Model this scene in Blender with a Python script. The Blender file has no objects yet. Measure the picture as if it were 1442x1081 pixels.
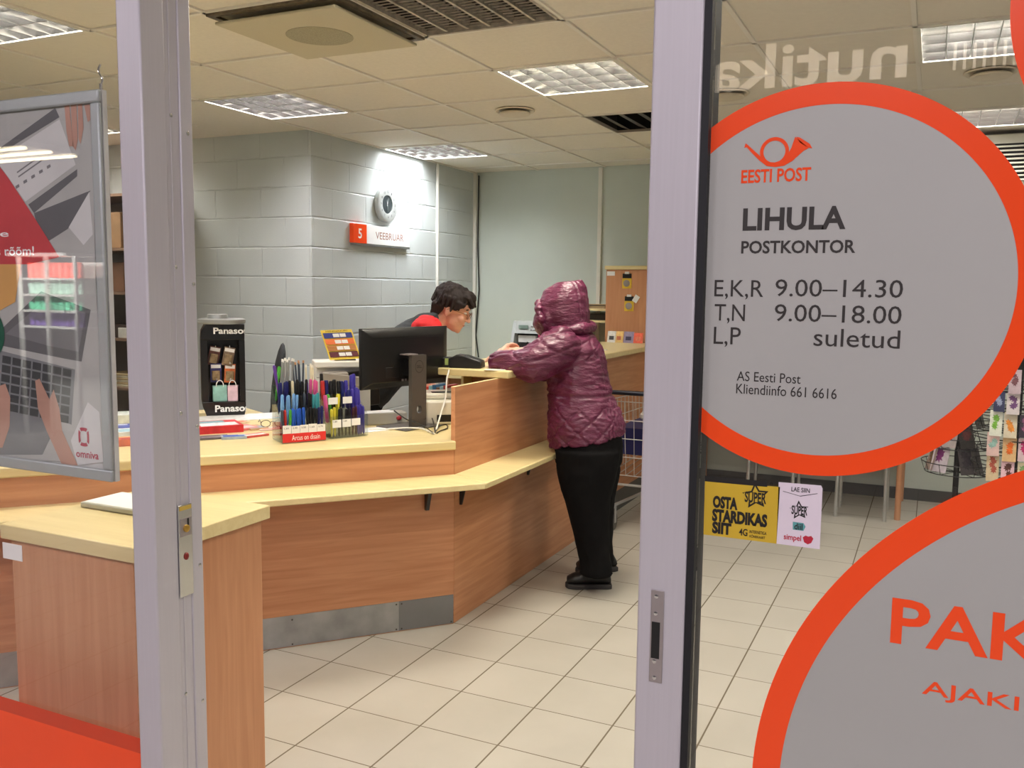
import bpy, bmesh, math, random
from mathutils import Vector, Matrix, noise
random.seed(7)
SC = bpy.context.scene
COL = SC.collection
PI = math.pi
R = math.radians

# ------------------------------------------------------------------ camera
FOC, PIT, ROL, YAW, CZ = 1264.918, 0.1050, 0.0117, 0.4381, 1.5107
W_, H_ = 1442, 1081
FW = Vector((-math.sin(YAW)*math.cos(PIT), math.cos(YAW)*math.cos(PIT), -math.sin(PIT)))
RT0 = Vector((math.cos(YAW), math.sin(YAW), 0))
UP0 = RT0.cross(FW)
RT = RT0*math.cos(ROL) + UP0*math.sin(ROL)
UP = -RT0*math.sin(ROL) + UP0*math.cos(ROL)
CAM = Vector((0, 0, CZ))
cd = bpy.data.cameras.new('camera'); co = bpy.data.objects.new('camera', cd); COL.objects.link(co)
cd.sensor_fit = 'HORIZONTAL'; cd.sensor_width = 36; cd.lens = FOC*36/W_
cd.clip_start = 0.05; cd.clip_end = 60
mm = Matrix((RT, UP, -FW)).transposed().to_4x4(); mm.translation = CAM
co.matrix_world = mm
SC.camera = co

def ray(px, py): return FW + RT*((px-W_/2)/FOC) - UP*((py-H_/2)/FOC)
def at_z(px, py, z): d = ray(px, py); return CAM + d*((z-CZ)/d.z)
def at_y(px, py, y): d = ray(px, py); return CAM + d*(y/d.y)
def at_x(px, py, x): d = ray(px, py); return CAM + d*(x/d.x)
def at_d(px, py, dep): return CAM + ray(px, py)*dep

# ------------------------------------------------------------------ world, exposure
w = bpy.data.worlds.new('world'); SC.world = w; w.use_nodes = True
w.node_tree.nodes['Background'].inputs[0].default_value = (0.9, 0.93, 1, 1)
w.node_tree.nodes['Background'].inputs[1].default_value = 0.03
vs = SC.view_settings
vs.view_transform = 'Standard'; vs.look = 'None'; vs.exposure = 0.0; vs.gamma = 1; vs.use_curve_mapping = False
LAMP_W = 37.0          # watts of each louvre fixture in the shop
HALL_W = 55.0          # watts of each strip lamp added in the hall outside

def area(name, loc, sx, sy, watts, color, parent=None, spread=180, rot=(0, 0, 0)):
    l = bpy.data.lights.new(name, 'AREA'); l.shape = 'RECTANGLE'; l.size = sx; l.size_y = sy
    l.energy = watts; l.color = color; l.spread = R(spread)
    o = bpy.data.objects.new(name, l); COL.objects.link(o); o.location = loc; o.rotation_euler = rot
    if parent: o.parent = parent
    return o

# ------------------------------------------------------------------ materials
def lin(c):
    return tuple(((x/255)/12.92 if x/255 <= .04045 else ((x/255+.055)/1.055)**2.4) for x in c)
MATS = {}
def nodes(name):
    m = bpy.data.materials.new(name); m.use_nodes = True
    nt = m.node_tree; return m, nt, nt.nodes, nt.links, nt.nodes['Principled BSDF']
def pm(name, rgb, rough=.5, metal=0., var=.06, scale=14., bump=0., bscale=None, spec=None, stretch=None, coat=0):
    if name in MATS: return MATS[name]
    m, nt, N, L, b = nodes(name)
    c = lin(rgb)
    tc = N.new('ShaderNodeTexCoord'); mp = N.new('ShaderNodeMapping')
    L.new(tc.outputs['Object'], mp.inputs['Vector'])
    if stretch: mp.inputs['Scale'].default_value = stretch
    nz = N.new('ShaderNodeTexNoise'); nz.inputs['Scale'].default_value = scale; nz.inputs['Detail'].default_value = 4
    L.new(mp.outputs[0], nz.inputs['Vector'])
    cr = N.new('ShaderNodeValToRGB')
    cr.color_ramp.elements[0].position = .3; cr.color_ramp.elements[1].position = .7
    cr.color_ramp.elements[0].color = tuple(x*(1-var) for x in c)+(1,)
    cr.color_ramp.elements[1].color = tuple(min(1, x*(1+var)) for x in c)+(1,)
    L.new(nz.outputs[0], cr.inputs[0]); L.new(cr.outputs[0], b.inputs['Base Color'])
    b.inputs['Roughness'].default_value = rough; b.inputs['Metallic'].default_value = metal
    if spec is not None: b.inputs['Specular IOR Level'].default_value = spec
    if coat: b.inputs['Coat Weight'].default_value = coat; b.inputs['Coat Roughness'].default_value = .12
    if bump:
        n2 = N.new('ShaderNodeTexNoise'); n2.inputs['Scale'].default_value = bscale or scale*4
        L.new(mp.outputs[0], n2.inputs['Vector'])
        bp = N.new('ShaderNodeBump'); bp.inputs['Strength'].default_value = bump; bp.inputs['Distance'].default_value = .004
        L.new(n2.outputs[0], bp.inputs['Height']); L.new(bp.outputs[0], b.inputs['Normal'])
    MATS[name] = m
    return m
def emis(name, rgb, strength):
    if name in MATS: return MATS[name]
    m, nt, N, L, b = nodes(name)
    b.inputs['Base Color'].default_value = (.8, .8, .8, 1)
    b.inputs['Emission Color'].default_value = lin(rgb)+(1,); b.inputs['Emission Strength'].default_value = strength
    MATS[name] = m; return m
def mathn(N, L, op, a, b=None, c=None):
    n = N.new('ShaderNodeMath'); n.operation = op
    for i, x in enumerate((a, b, c)):
        if x is None: continue
        if isinstance(x, (int, float)): n.inputs[i].default_value = x
        else: L.new(x, n.inputs[i])
    return n.outputs[0]
def clear(name, tint=(1, 1, 1), refl=.045, rough=0.0):
    if name in MATS: return MATS[name]
    m = bpy.data.materials.new(name); m.use_nodes = True; nt = m.node_tree; N = nt.nodes; L = nt.links
    N.clear()
    out = N.new('ShaderNodeOutputMaterial'); mix = N.new('ShaderNodeMixShader')
    tr = N.new('ShaderNodeBsdfTransparent'); tr.inputs[0].default_value = tint+(1,)
    gl = N.new('ShaderNodeBsdfGlossy'); gl.inputs['Roughness'].default_value = rough
    lw = N.new('ShaderNodeLayerWeight'); lw.inputs['Blend'].default_value = .5
    p5 = mathn(N, L, 'POWER', lw.outputs['Facing'], 5)
    fr = mathn(N, L, 'MULTIPLY_ADD', p5, .9, refl)
    L.new(fr, mix.inputs[0]); L.new(tr.outputs[0], mix.inputs[1]); L.new(gl.outputs[0], mix.inputs[2])
    L.new(mix.outputs[0], out.inputs[0]); MATS[name] = m; return m
def wood(name, rgb, dark, axis=2, rough=.38):
    """laminate with long beech grain along the given axis (object space)"""
    if name in MATS: return MATS[name]
    m, nt, N, L, b = nodes(name)
    tc = N.new('ShaderNodeTexCoord'); mp = N.new('ShaderNodeMapping'); L.new(tc.outputs['Object'], mp.inputs['Vector'])
    s = [26., 26., 26.]; s[axis] = 1.6; mp.inputs['Scale'].default_value = s
    nz = N.new('ShaderNodeTexNoise'); nz.inputs['Scale'].default_value = 1.6; nz.inputs['Detail'].default_value = 6
    nz.inputs['Distortion'].default_value = .6
    L.new(mp.outputs[0], nz.inputs['Vector'])
    cr = N.new('ShaderNodeValToRGB'); cr.color_ramp.elements[0].position = .34; cr.color_ramp.elements[1].position = .66
    cr.color_ramp.elements[0].color = lin(dark)+(1,); cr.color_ramp.elements[1].color = lin(rgb)+(1,)
    L.new(nz.outputs[0], cr.inputs[0]); L.new(cr.outputs[0], b.inputs['Base Color'])
    b.inputs['Roughness'].default_value = rough; MATS[name] = m; return m

def tile_floor():
    m, nt, N, L, b = nodes('floor tiles')
    g = N.new('ShaderNodeNewGeometry'); sp = N.new('ShaderNodeSeparateXYZ'); L.new(g.outputs['Position'], sp.inputs[0])
    def edge(o, off, half):
        a = mathn(N, L, 'DIVIDE', mathn(N, L, 'SUBTRACT', o, off-30), .3)
        fr = mathn(N, L, 'FRACT', a)
        d = mathn(N, L, 'MINIMUM', fr, mathn(N, L, 'SUBTRACT', 1, fr))
        return mathn(N, L, 'FLOOR', a), mathn(N, L, 'LESS_THAN', d, half/.3)
    ia, ea = edge(sp.outputs[0], -2.140, .0030); ib, eb = edge(sp.outputs[1], 2.267, .0022)
    gr = mathn(N, L, 'MAXIMUM', ea, eb)
    cv = N.new('ShaderNodeCombineXYZ'); L.new(ia, cv.inputs[0]); L.new(ib, cv.inputs[1])
    wn = N.new('ShaderNodeTexWhiteNoise'); L.new(cv.outputs[0], wn.inputs['Vector'])
    nz = N.new('ShaderNodeTexNoise'); nz.inputs['Scale'].default_value = 3.5; nz.inputs['Detail'].default_value = 6
    L.new(g.outputs['Position'], nz.inputs['Vector'])
    v = mathn(N, L, 'ADD', mathn(N, L, 'MULTIPLY', wn.outputs['Value'], .25), mathn(N, L, 'MULTIPLY', nz.outputs[0], .75))
    cr = N.new('ShaderNodeValToRGB'); cr.color_ramp.elements[0].position = .25; cr.color_ramp.elements[1].position = .8
    cr.color_ramp.elements[0].color = lin((170, 165, 153))+(1,); cr.color_ramp.elements[1].color = lin((185, 180, 168))+(1,)
    L.new(v, cr.inputs[0])
    mx = N.new('ShaderNodeMixRGB'); L.new(gr, mx.inputs[0]); L.new(cr.outputs[0], mx.inputs[1])
    mx.inputs[2].default_value = lin((104, 92, 74))+(1,); L.new(mx.outputs[0], b.inputs['Base Color'])
    L.new(mathn(N, L, 'MULTIPLY_ADD', gr, .4, .34), b.inputs['Roughness'])
    bp = N.new('ShaderNodeBump'); bp.inputs['Strength'].default_value = .4; bp.inputs['Distance'].default_value = .002
    L.new(mathn(N, L, 'SUBTRACT', 1, gr), bp.inputs['Height']); L.new(bp.outputs[0], b.inputs['Normal'])
    return m
def block_wall(name, axis, off):
    """painted concrete blocks 0.4 x 0.2 m, running bond; axis = horizontal world axis"""
    m, nt, N, L, b = nodes(name)
    g = N.new('ShaderNodeNewGeometry'); sp = N.new('ShaderNodeSeparateXYZ'); L.new(g.outputs['Position'], sp.inputs[0])
    rz = mathn(N, L, 'DIVIDE', sp.outputs[2], .197); row = mathn(N, L, 'FLOOR', rz); fz = mathn(N, L, 'FRACT', rz)
    nzz = N.new('ShaderNodeTexNoise'); nzz.inputs['Scale'].default_value = 9; L.new(g.outputs['Position'], nzz.inputs['Vector'])
    wob = mathn(N, L, 'MULTIPLY', mathn(N, L, 'SUBTRACT', nzz.outputs[0], .5), .02)
    sh = mathn(N, L, 'MULTIPLY', mathn(N, L, 'FRACT', mathn(N, L, 'MULTIPLY', row, .5)), 1.0)
    hx = mathn(N, L, 'FRACT', mathn(N, L, 'ADD', mathn(N, L, 'DIVIDE', mathn(N, L, 'ADD', sp.outputs[axis], off+20), .4), sh))
    dz = mathn(N, L, 'MULTIPLY', mathn(N, L, 'MINIMUM', fz, mathn(N, L, 'SUBTRACT', 1, fz)), .197)
    dx = mathn(N, L, 'MULTIPLY', mathn(N, L, 'MINIMUM', hx, mathn(N, L, 'SUBTRACT', 1, hx)), .4)
    d = mathn(N, L, 'ADD', mathn(N, L, 'MINIMUM', dz, mathn(N, L, 'MULTIPLY_ADD', dx, 1.6, .001)), wob)
    sm = N.new('ShaderNodeMapRange'); sm.interpolation_type = 'SMOOTHSTEP'
    sm.inputs['From Min'].default_value = .0; sm.inputs['From Max'].default_value = .0075
    L.new(d, sm.inputs['Value'])
    nz = N.new('ShaderNodeTexNoise'); nz.inputs['Scale'].default_value = 120; L.new(g.outputs['Position'], nz.inputs['Vector'])
    hh = mathn(N, L, 'ADD', sm.outputs[0], mathn(N, L, 'MULTIPLY', nz.outputs[0], .12))
    bp = N.new('ShaderNodeBump'); bp.inputs['Strength'].default_value = .75; bp.inputs['Distance'].default_value = .006
    L.new(hh, bp.inputs['Height']); L.new(bp.outputs[0], b.inputs['Normal'])
    n3 = N.new('ShaderNodeTexNoise'); n3.inputs['Scale'].default_value = 2.2; L.new(g.outputs['Position'], n3.inputs['Vector'])
    cr = N.new('ShaderNodeValToRGB'); cr.color_ramp.elements[0].position = .3; cr.color_ramp.elements[1].position = .7
    cr.color_ramp.elements[0].color = lin((196, 203, 202))+(1,); cr.color_ramp.elements[1].color = lin((206, 213, 212))+(1,)
    L.new(n3.outputs[0], cr.inputs[0]); L.new(cr.outputs[0], b.inputs['Base Color'])
    b.inputs['Roughness'].default_value = .55
    return m
def jacket_mat():
    m, nt, N, L, b = nodes('burgundy quilted nylon')
    tc = N.new('ShaderNodeTexCoord'); sp = N.new('ShaderNodeSeparateXYZ'); L.new(tc.outputs['Object'], sp.inputs[0])
    nz = N.new('ShaderNodeTexNoise'); nz.inputs['Scale'].default_value = 18; nz.inputs['Detail'].default_value = 5
    mp = N.new('ShaderNodeMapping'); mp.inputs['Scale'].default_value = (1, 1, 2.6); L.new(tc.outputs['Object'], mp.inputs[0]); L.new(mp.outputs[0], nz.inputs['Vector'])
    vo = N.new('ShaderNodeTexNoise'); vo.inputs['Scale'].default_value = 46; vo.inputs['Detail'].default_value = 3; L.new(mp.outputs[0], vo.inputs['Vector'])
    h = mathn(N, L, 'ADD', nz.outputs[0], mathn(N, L, 'MULTIPLY', vo.outputs[0], .35))
    bp = N.new('ShaderNodeBump'); bp.inputs['Strength'].default_value = .75; bp.inputs['Distance'].default_value = .012
    L.new(h, bp.inputs['Height']); L.new(bp.outputs[0], b.inputs['Normal'])
    b.inputs['Base Color'].default_value = lin((118, 38, 72))+(1,)
    cr = N.new('ShaderNodeValToRGB'); cr.color_ramp.elements[0].color = lin((84, 26, 56))+(1,); cr.color_ramp.elements[1].color = lin((110, 39, 72))+(1,)
    L.new(nz.outputs[0], cr.inputs[0]); L.new(cr.outputs[0], b.inputs['Base Color'])
    b.inputs['Roughness'].default_value = .38; b.inputs['Specular IOR Level'].default_value = .55
    return m

M_FLOOR = tile_floor()
M_BLX = block_wall('painted blockwork facing the shop', 0, .16)
M_BLY = block_wall('painted blockwork under the clock', 1, .13)
M_WALL = pm('smooth grey wall paint', (198, 206, 197), .6, var=.03, scale=3, bump=.05, bscale=60)
M_CEIL = pm('mineral ceiling tile', (230, 224, 210), .9, var=.03, scale=60, bump=.08, bscale=220)
M_GRID = pm('white ceiling grid', (234, 230, 220), .5, var=.02)
M_WHITE = pm('white painted metal', (228, 226, 216), .45, var=.02)
M_ALU = pm('brushed mirror aluminium', (225, 225, 225), .22, 1., var=.03)
M_STEEL = pm('galvanised steel', (170, 172, 174), .38, .9, var=.18, scale=9, bump=.05)
M_FRAME = pm('anodised door aluminium', (196, 192, 198), .45, .25, var=.02, scale=6, stretch=(40, 40, 1))
M_CHROME = pm('bright chrome', (225, 225, 225), .15, 1., var=.02)
M_NICKEL = pm('satin nickel', (172, 164, 164), .35, .7, var=.05)
M_BLACK = pm('black plastic', (22, 22, 23), .4, var=.15, scale=40)
M_BLACKR = pm('black rubber', (16, 17, 22), .6, var=.1)
M_DGREY = pm('dark grey plastic', (78, 73, 68), .4, var=.06)
M_BEECH = wood('beech laminate', (204, 148, 108), (192, 134, 94), 2)
M_BEECHX = wood('beech laminate lying grain', (206, 148, 107), (188, 128, 88), 0)
M_BEECHY = wood('beech laminate lying grain sideways', (206, 148, 107), (188, 128, 88), 1)
M_TOP = wood('pale yellow laminate', (230, 212, 158), (222, 202, 146), 0, .32)
M_GLASS = clear('clear pane')
M_ACRY = clear('clear acrylic', (.93, .95, .95), .06)
M_PAPER = pm('white paper', (240, 240, 238), .7, var=.02)
M_ORANGE = pm('orange vinyl film', (248, 76, 22), .28, var=.02, scale=4)
M_SILVER = pm('silver grey window film', (176, 176, 172), .5, .12, var=.04, scale=1.5)
M_INK = pm('dark grey lettering vinyl', (48, 44, 42), .5, var=.05)
M_SKIN = pm('skin', (222, 168, 146), .5, var=.06, scale=30)
M_HAIR = pm('dark brown hair', (32, 18, 17), .7, var=.35, scale=60, stretch=(1, 1, .3), bump=.5, bscale=150)
M_JACKET = jacket_mat()
M_TROUS = pm('black trouser cloth', (13, 12, 13), .9, var=.15, scale=20, bump=.3, bscale=30, spec=.15)
M_SHOE = pm('black shoe leather', (24, 23, 24), .5, var=.15)
M_SOLE = pm('dark shoe sole', (52, 50, 50), .7)
M_RED = pm('red shirt cotton', (214, 30, 38), .7, var=.08, bump=.1)
M_VEST = pm('charcoal vest cloth', (44, 49, 52), .8, var=.08, bump=.1)
M_CABLEW = pm('white cable', (226, 224, 214), .4); M_CABLEK = pm('black cable', (24, 24, 25), .4)

# ------------------------------------------------------------------ mesh helper
TXT = {}
def text_mesh(s, bold):
    k = (s, bold)
    if k in TXT: return TXT[k]
    cu = bpy.data.curves.new('t', 'FONT'); cu.body = s; cu.size = 1; cu.offset = bold; cu.resolution_u = 3
    o = bpy.data.objects.new('t', cu); COL.objects.link(o)
    dg = bpy.context.evaluated_depsgraph_get(); dg.update()
    me = bpy.data.meshes.new_from_object(o.evaluated_get(dg))
    vv = [tuple(v.co) for v in me.vertices]; ff = [tuple(p.vertices) for p in me.polygons]
    bpy.data.objects.remove(o); bpy.data.curves.remove(cu); bpy.data.meshes.remove(me)
    TXT[k] = (vv, ff); return TXT[k]

class MB:
    def __init__(s): s.v = []; s.f = []; s.mi = []; s.cur = 0; s.T = None
    def mat(s, i): s.cur = i; return s
    def add(s, vs, fs):
        o = len(s.v)
        s.v += [(s.T @ Vector(p)) if s.T else Vector(p) for p in vs]
        s.f += [tuple(i+o for i in f) for f in fs]; s.mi += [s.cur]*len(fs); return s
    def box(s, x0, y0, z0, x1, y1, z1, T=None):
        v = [(x, y, z) for z in (z0, z1) for y in (y0, y1) for x in (x0, x1)]
        if T: v = [T @ Vector(p) for p in v]
        return s.add(v, [(0, 2, 3, 1), (4, 5, 7, 6), (0, 1, 5, 4), (2, 6, 7, 3), (0, 4, 6, 2), (1, 3, 7, 5)])
    def tube(s, pts, r, n=8, cap=True, closed=False):
        pts = [Vector(p) for p in pts]; k = len(pts); rr = r if isinstance(r, (list, tuple)) else [r]*k
        vs = []; prev = None
        for i, p in enumerate(pts):
            a = pts[i-1] if (i > 0 or closed) else p; b = pts[(i+1) % k] if (i < k-1 or closed) else p
            t = (b-a).normalized()
            if prev is None:
                prev = t.orthogonal().normalized()
            else:
                prev = (prev - t*prev.dot(t))
                prev = prev.normalized() if prev.length > 1e-6 else t.orthogonal().normalized()
            q = t.cross(prev)
            vs += [p + (prev*math.cos(2*PI*j/n) + q*math.sin(2*PI*j/n))*rr[i] for j in range(n)]
        fs = []
        for i in range(k if closed else k-1):
            for j in range(n):
                a, b = i*n+j, i*n+(j+1) % n; c, d = ((i+1) % k)*n+(j+1) % n, ((i+1) % k)*n+j
                fs.append((a, b, c, d))
        if cap and not closed: fs += [tuple(range(n))[::-1], tuple(range((k-1)*n, k*n))]
        return s.add(vs, fs)
    def cyl(s, p0, p1, r0, r1=None, n=16): return s.tube([p0, p1], [r0, r0 if r1 is None else r1], n)
    def lathe(s, prof, n=24, c=(0, 0, 0), T=None):
        vs = []
        for r, z in prof: vs += [Vector((c[0]+r*math.cos(2*PI*j/n), c[1]+r*math.sin(2*PI*j/n), c[2]+z)) for j in range(n)]
        if T: vs = [T @ p for p in vs]
        k = len(prof); fs = [(i*n+j, i*n+(j+1) % n, (i+1)*n+(j+1) % n, (i+1)*n+j) for i in range(k-1) for j in range(n)]
        fs += [tuple(range(n))[::-1], tuple(range((k-1)*n, k*n))]
        return s.add(vs, fs)
    def ell(s, c, r, n=16, rot=None):
        if not isinstance(r, (tuple, list)): r = (r, r, r)
        k = n//2; vs = []
        for i in range(1, k):
            th = PI*i/k
            vs += [Vector((r[0]*math.sin(th)*math.cos(2*PI*j/n), r[1]*math.sin(th)*math.sin(2*PI*j/n), r[2]*math.cos(th))) for j in range(n)]
        vs += [Vector((0, 0, r[2])), Vector((0, 0, -r[2]))]
        if rot: vs = [rot @ p for p in vs]
        vs = [p + Vector(c) for p in vs]
        fs = [(i*n+j, (i+1)*n+j, (i+1)*n+(j+1) % n, i*n+(j+1) % n) for i in range(k-2) for j in range(n)]
        a, b = (k-1)*n, (k-1)*n+1
        fs += [(a, j, (j+1) % n) for j in range(n)] + [(b, (k-2)*n+(j+1) % n, (k-2)*n+j) for j in range(n)]
        return s.add(vs, fs)
    def cap(s, p0, p1, r0, r1=None, n=14):
        r1 = r0 if r1 is None else r1
        s.ell(p0, r0, n); s.ell(p1, r1, n); return s.cyl(p0, p1, r0, r1, n)
    def prism(s, poly, h0, h1, f):
        """2D polygon between heights h0 and h1, placed by f(a, b, h)"""
        n = len(poly); vs = [f(a, b, h0) for a, b in poly] + [f(a, b, h1) for a, b in poly]
        fs = [tuple(range(n))[::-1], tuple(range(n, 2*n))] + [(i, (i+1) % n, n+(i+1) % n, n+i) for i in range(n)]
        return s.add(vs, fs)
    def face(s, pts): return s.add(pts, [tuple(range(len(pts)))])
    def loft(s, rings):
        """rings = lists of points, same count"""
        n = len(rings[0]); vs = [p for r in rings for p in r]; k = len(rings)
        fs = [(i*n+j, i*n+(j+1) % n, (i+1)*n+(j+1) % n, (i+1)*n+j) for i in range(k-1) for j in range(n)]
        fs += [tuple(range(n))[::-1], tuple(range((k-1)*n, k*n))]
        return s.add(vs, fs)
    def text(s, st, x0, z0, x1, z1, f, h=0., bold=0.):
        vv, ff = text_mesh(st, bold)
        ax = min(p[0] for p in vv); bx = max(p[0] for p in vv); ay = min(p[1] for p in vv); by = max(p[1] for p in vv)
        return s.add([f(x0+(p[0]-ax)/(bx-ax)*(x1-x0), z0+(p[1]-ay)/(by-ay)*(z1-z0), h) for p in vv], ff)
    def build(s, name, mats, parent=None, bevel=0, smooth=35, loc=None, rotz=0, recalc=True, **tags):
        me = bpy.data.meshes.new(name); me.from_pydata([tuple(p) for p in s.v], [], s.f)
        if not isinstance(mats, (list, tuple)): mats = [mats]
        for m in mats: me.materials.append(m)
        me.polygons.foreach_set('material_index', s.mi)
        if recalc:
            bm = bmesh.new(); bm.from_mesh(me); bmesh.ops.recalc_face_normals(bm, faces=bm.faces[:]); bm.to_mesh(me); bm.free()
        if smooth:
            me.shade_smooth(); me.set_sharp_from_angle(angle=R(smooth))
        me.update()
        o = bpy.data.objects.new(name, me); COL.objects.link(o)
        if parent: o.parent = parent
        if loc is not None: o.location = loc
        o.rotation_euler[2] = rotz
        if bevel:
            md = o.modifiers.new('bevel', 'BEVEL'); md.width = bevel; md.segments = 2; md.limit_method = 'ANGLE'; md.angle_limit = R(40)
        return tag(o, **tags)
def tag(o, label=None, cat=None, group=None, kind=None):
    if label: o['label'] = label
    if cat: o['category'] = cat
    if group: o['group'] = group
    if kind: o['kind'] = kind
    return o
def thing(name, label=None, cat=None, loc=(0, 0, 0), rotz=0, group=None, kind=None):
    o = bpy.data.objects.new(name, None); COL.objects.link(o); o.location = loc; o.rotation_euler = (0, 0, rotz)
    o.empty_display_size = .05
    return tag(o, label, cat, group, kind)
def struct(o): o['kind'] = 'structure'; return o
def dup(root, loc, rotz=None, label=None, group=None):
    r = root.copy(); COL.objects.link(r); r.location = loc
    if rotz is not None: r.rotation_euler = (0, 0, rotz)
    if label: r['label'] = label
    if group: r['group'] = group
    for ch in list(root.children):
        c = ch.copy(); COL.objects.link(c); c.parent = r
        for g in list(ch.children):
            d = g.copy(); COL.objects.link(d); d.parent = c
    return r
def local(root, p):
    m = Matrix.Translation(root.location) @ Matrix.Rotation(root.rotation_euler[2], 4, 'Z')
    return m.inverted() @ Vector(p)
def XZ(y): return lambda a, b, h: Vector((a, y-h, b))          # a sheet facing -Y, h = height towards the viewer
def blob(m, name, mat, parent, voxel=.006, smooth=6, fn=None, loc=None, **tags):
    """closed shapes of m grown into ONE continuous surface"""
    o = m.build('tmp', mat, smooth=0)
    a = o.modifiers.new('r', 'REMESH'); a.mode = 'VOXEL'; a.voxel_size = voxel; a.use_smooth_shade = True
    b = o.modifiers.new('s', 'SMOOTH'); b.iterations = smooth; b.factor = .5
    dg = bpy.context.evaluated_depsgraph_get(); dg.update()
    me = bpy.data.meshes.new_from_object(o.evaluated_get(dg))
    bpy.data.objects.remove(o)
    if fn:
        nn = [v.normal.copy() for v in me.vertices]
        for v, q in zip(me.vertices, nn): v.co = fn(v.co.copy(), q)
    me.name = name; me.shade_smooth(); me.materials.clear(); me.materials.append(mat); me.update()
    r = bpy.data.objects.new(name, me); COL.objects.link(r)
    if parent: r.parent = parent
    if loc is not None: r.location = loc
    return tag(r, **tags)

# ================================================================== THE SETTING
CH = 2.524                                   # ceiling height
GX, GY = -1.929, 3.855                       # ceiling grid origin
def cell(a, b): return (GX+.6*b, GY+.6*a)    # corner of ceiling cell (row a, column b)
LIT = [(0, -6), (-3, -3), (0, -3), (0, 0), (3, -3), (0, 3), (3, 3), (-3, 0), (-3, 3)]
VENTS = [(-2, 0), (2, 0)]
XW, YW, XB = -3.74, 4.85, 7.16               # clock wall x, left wall y, back wall y
struct(MB().box(-14, -5, -.1, 3.6, XB+.1, 0).build('floor', M_FLOOR))
c = MB(); g = MB()
for a in range(-4, 6):
    for b in range(-8, 9):
        x, y = cell(a, b); x1 = x+.6; y1 = min(y+.6, XB)
        if y >= YW-.2 and x < -4.2: continue
        if y1 <= y: continue
        if (a, b) not in LIT+VENTS: c.box(x, y, CH+.004, x1, y1, CH+.02)
        if y >= YW - .5 and x < -4: 
            continue
        g.box(x-.009, y, CH-.004, x+.009, y1, CH+.004); g.box(x, y-.009, CH-.004, x1, y+.009, CH+.0035)
struct(c.build('ceiling', M_CEIL, smooth=0)); struct(g.build('trim_1', M_GRID, smooth=0))
struct(MB().box(XW-.15, YW, 0, XW, XB, CH+.15).build('wall_left', M_BLY))
struct(MB().box(-6.9, YW, 0, XW-.15, YW+.15, CH+.15).build('wall_side', M_BLX))
# end face of the block wall (the corner the photo shows)
struct(MB().box(XW-.15, YW-.001, 0, XW-.001, YW, CH+.15).build('wall_corner', M_BLX))
struct(MB().box(XW-.15, XB, 0, 3.6, XB+.15, CH+.15).build('wall_back', M_WALL))
struct(MB().box(3.5, -5, 0, 3.65, XB, 3.6).build('wall_right', M_WALL))
struct(MB().box(-6.95, 1.5, 0, -6.8, YW, 3.1).build('wall_far_left', M_WALL))
struct(MB().box(-14, 1.40, 0, -3.42, 1.50, 3.5).build('wall_hall_front', M_WALL))
struct(MB().box(-3.42, 1.40, 2.3, 3.5, 1.50, 3.5).build('wall_front', M_WALL))
struct(MB().box(-14.15, -5, 0, -14, 1.5, 3.5).build('wall_hall_left', M_WALL))
M_HALL = pm('dull hall wall paint', (120, 118, 116), .8, var=.05)
struct(MB().box(-14, -5.15, 0, 3.6, -5, 3.6).build('wall_hall', M_HALL))
struct(MB().box(-14, -5, 3.5, 3.6, 1.40, 3.6).build('ceiling_hall', M_HALL))
struct(MB().box(-3.5, XB-.014, 0, 3.4, XB-.001, .085).build('baseboard_back', pm('dark grey skirting', (74, 74, 72), .6)))
# pipes, trims and the cable
struct(MB().cyl((XW+.012, 6.48, .0), (XW+.012, 6.48, CH-.005), .013, n=12).build('trim_2', M_WHITE))
struct(MB().box(-2.578, XB-.02, 0, -2.546, XB-.001, CH-.005).build('trim_3', M_WHITE))
struct(MB().box(XW+.001, XB-.03, 0, XW+.03, XB-.001, CH-.005).build('trim_4', M_WHITE))
tag(MB().tube([(XW+.05, XB-.018, 2.5), (XW+.045, XB-.018, 1.9), (XW+.06, XB-.018, 1.5), (XW+.03, XB-.018, 1.1), (XW+.06, XB-.018, .9)], .006)
    .build('wall_cable', M_CABLEK), 'thin dark cable running down the corner behind the clerk', 'cable')

# ------------------------------------------------------------------ shopfront
G = 1.40
def gp(px, py, y=G): p = at_y(px, py, y); return (p.x, p.z)
d1 = struct(thing('door_1'))
def stile(m, x0, x1, y0, y1, z0=0.0, z1=2.3): return m.box(x0, y0, z0, x1, y1, z1)
m = MB(); stile(m, -1.577, -1.509, 1.400, 1.466); m.build('stile', M_FRAME, d1, bevel=.004)
m = MB(); stile(m, -1.572, -1.5125, 1.4662, 1.504); m.box(-1.5125, 1.478, 0, -1.5108, 1.482, 2.3); m.build('inner_profile', M_FRAME, d1, bevel=.002)
m = MB(); stile(m, -1.575, -1.509, 1.5042, 1.540); m.build('rear_profile', M_FRAME, d1, bevel=.003)
m = MB().box(-3.4, 1.41, 0, -1.577, 1.455, .06).box(-3.4, 1.41, 2.22, -1.577, 1.455, 2.3); m.build('rail', M_FRAME, d1, bevel=.003)
m = MB().box(-3.4, 1.424, .06, -1.577, 1.432, 2.22); m.build('glass_pane', M_GLASS, d1)
for px, py in ((242, 162), (264, 188), (249, 376), (272, 400), (256, 582), (277, 600), (281, 795), (263, 977), (285, 986)):
    p = at_x(px, py, -1.509); x = -1.509 if not 1.4662 < p.y < 1.504 else -1.5125
    m = MB(); m.lathe([(.0045, 0), (.0045, .0015), (.002, .003)], 12, (0, 0, 0), Matrix.Translation((x, p.y, p.z)) @ Matrix.Rotation(PI/2, 4, 'Y'))
    m.build('screw', M_CHROME, d1)
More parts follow.
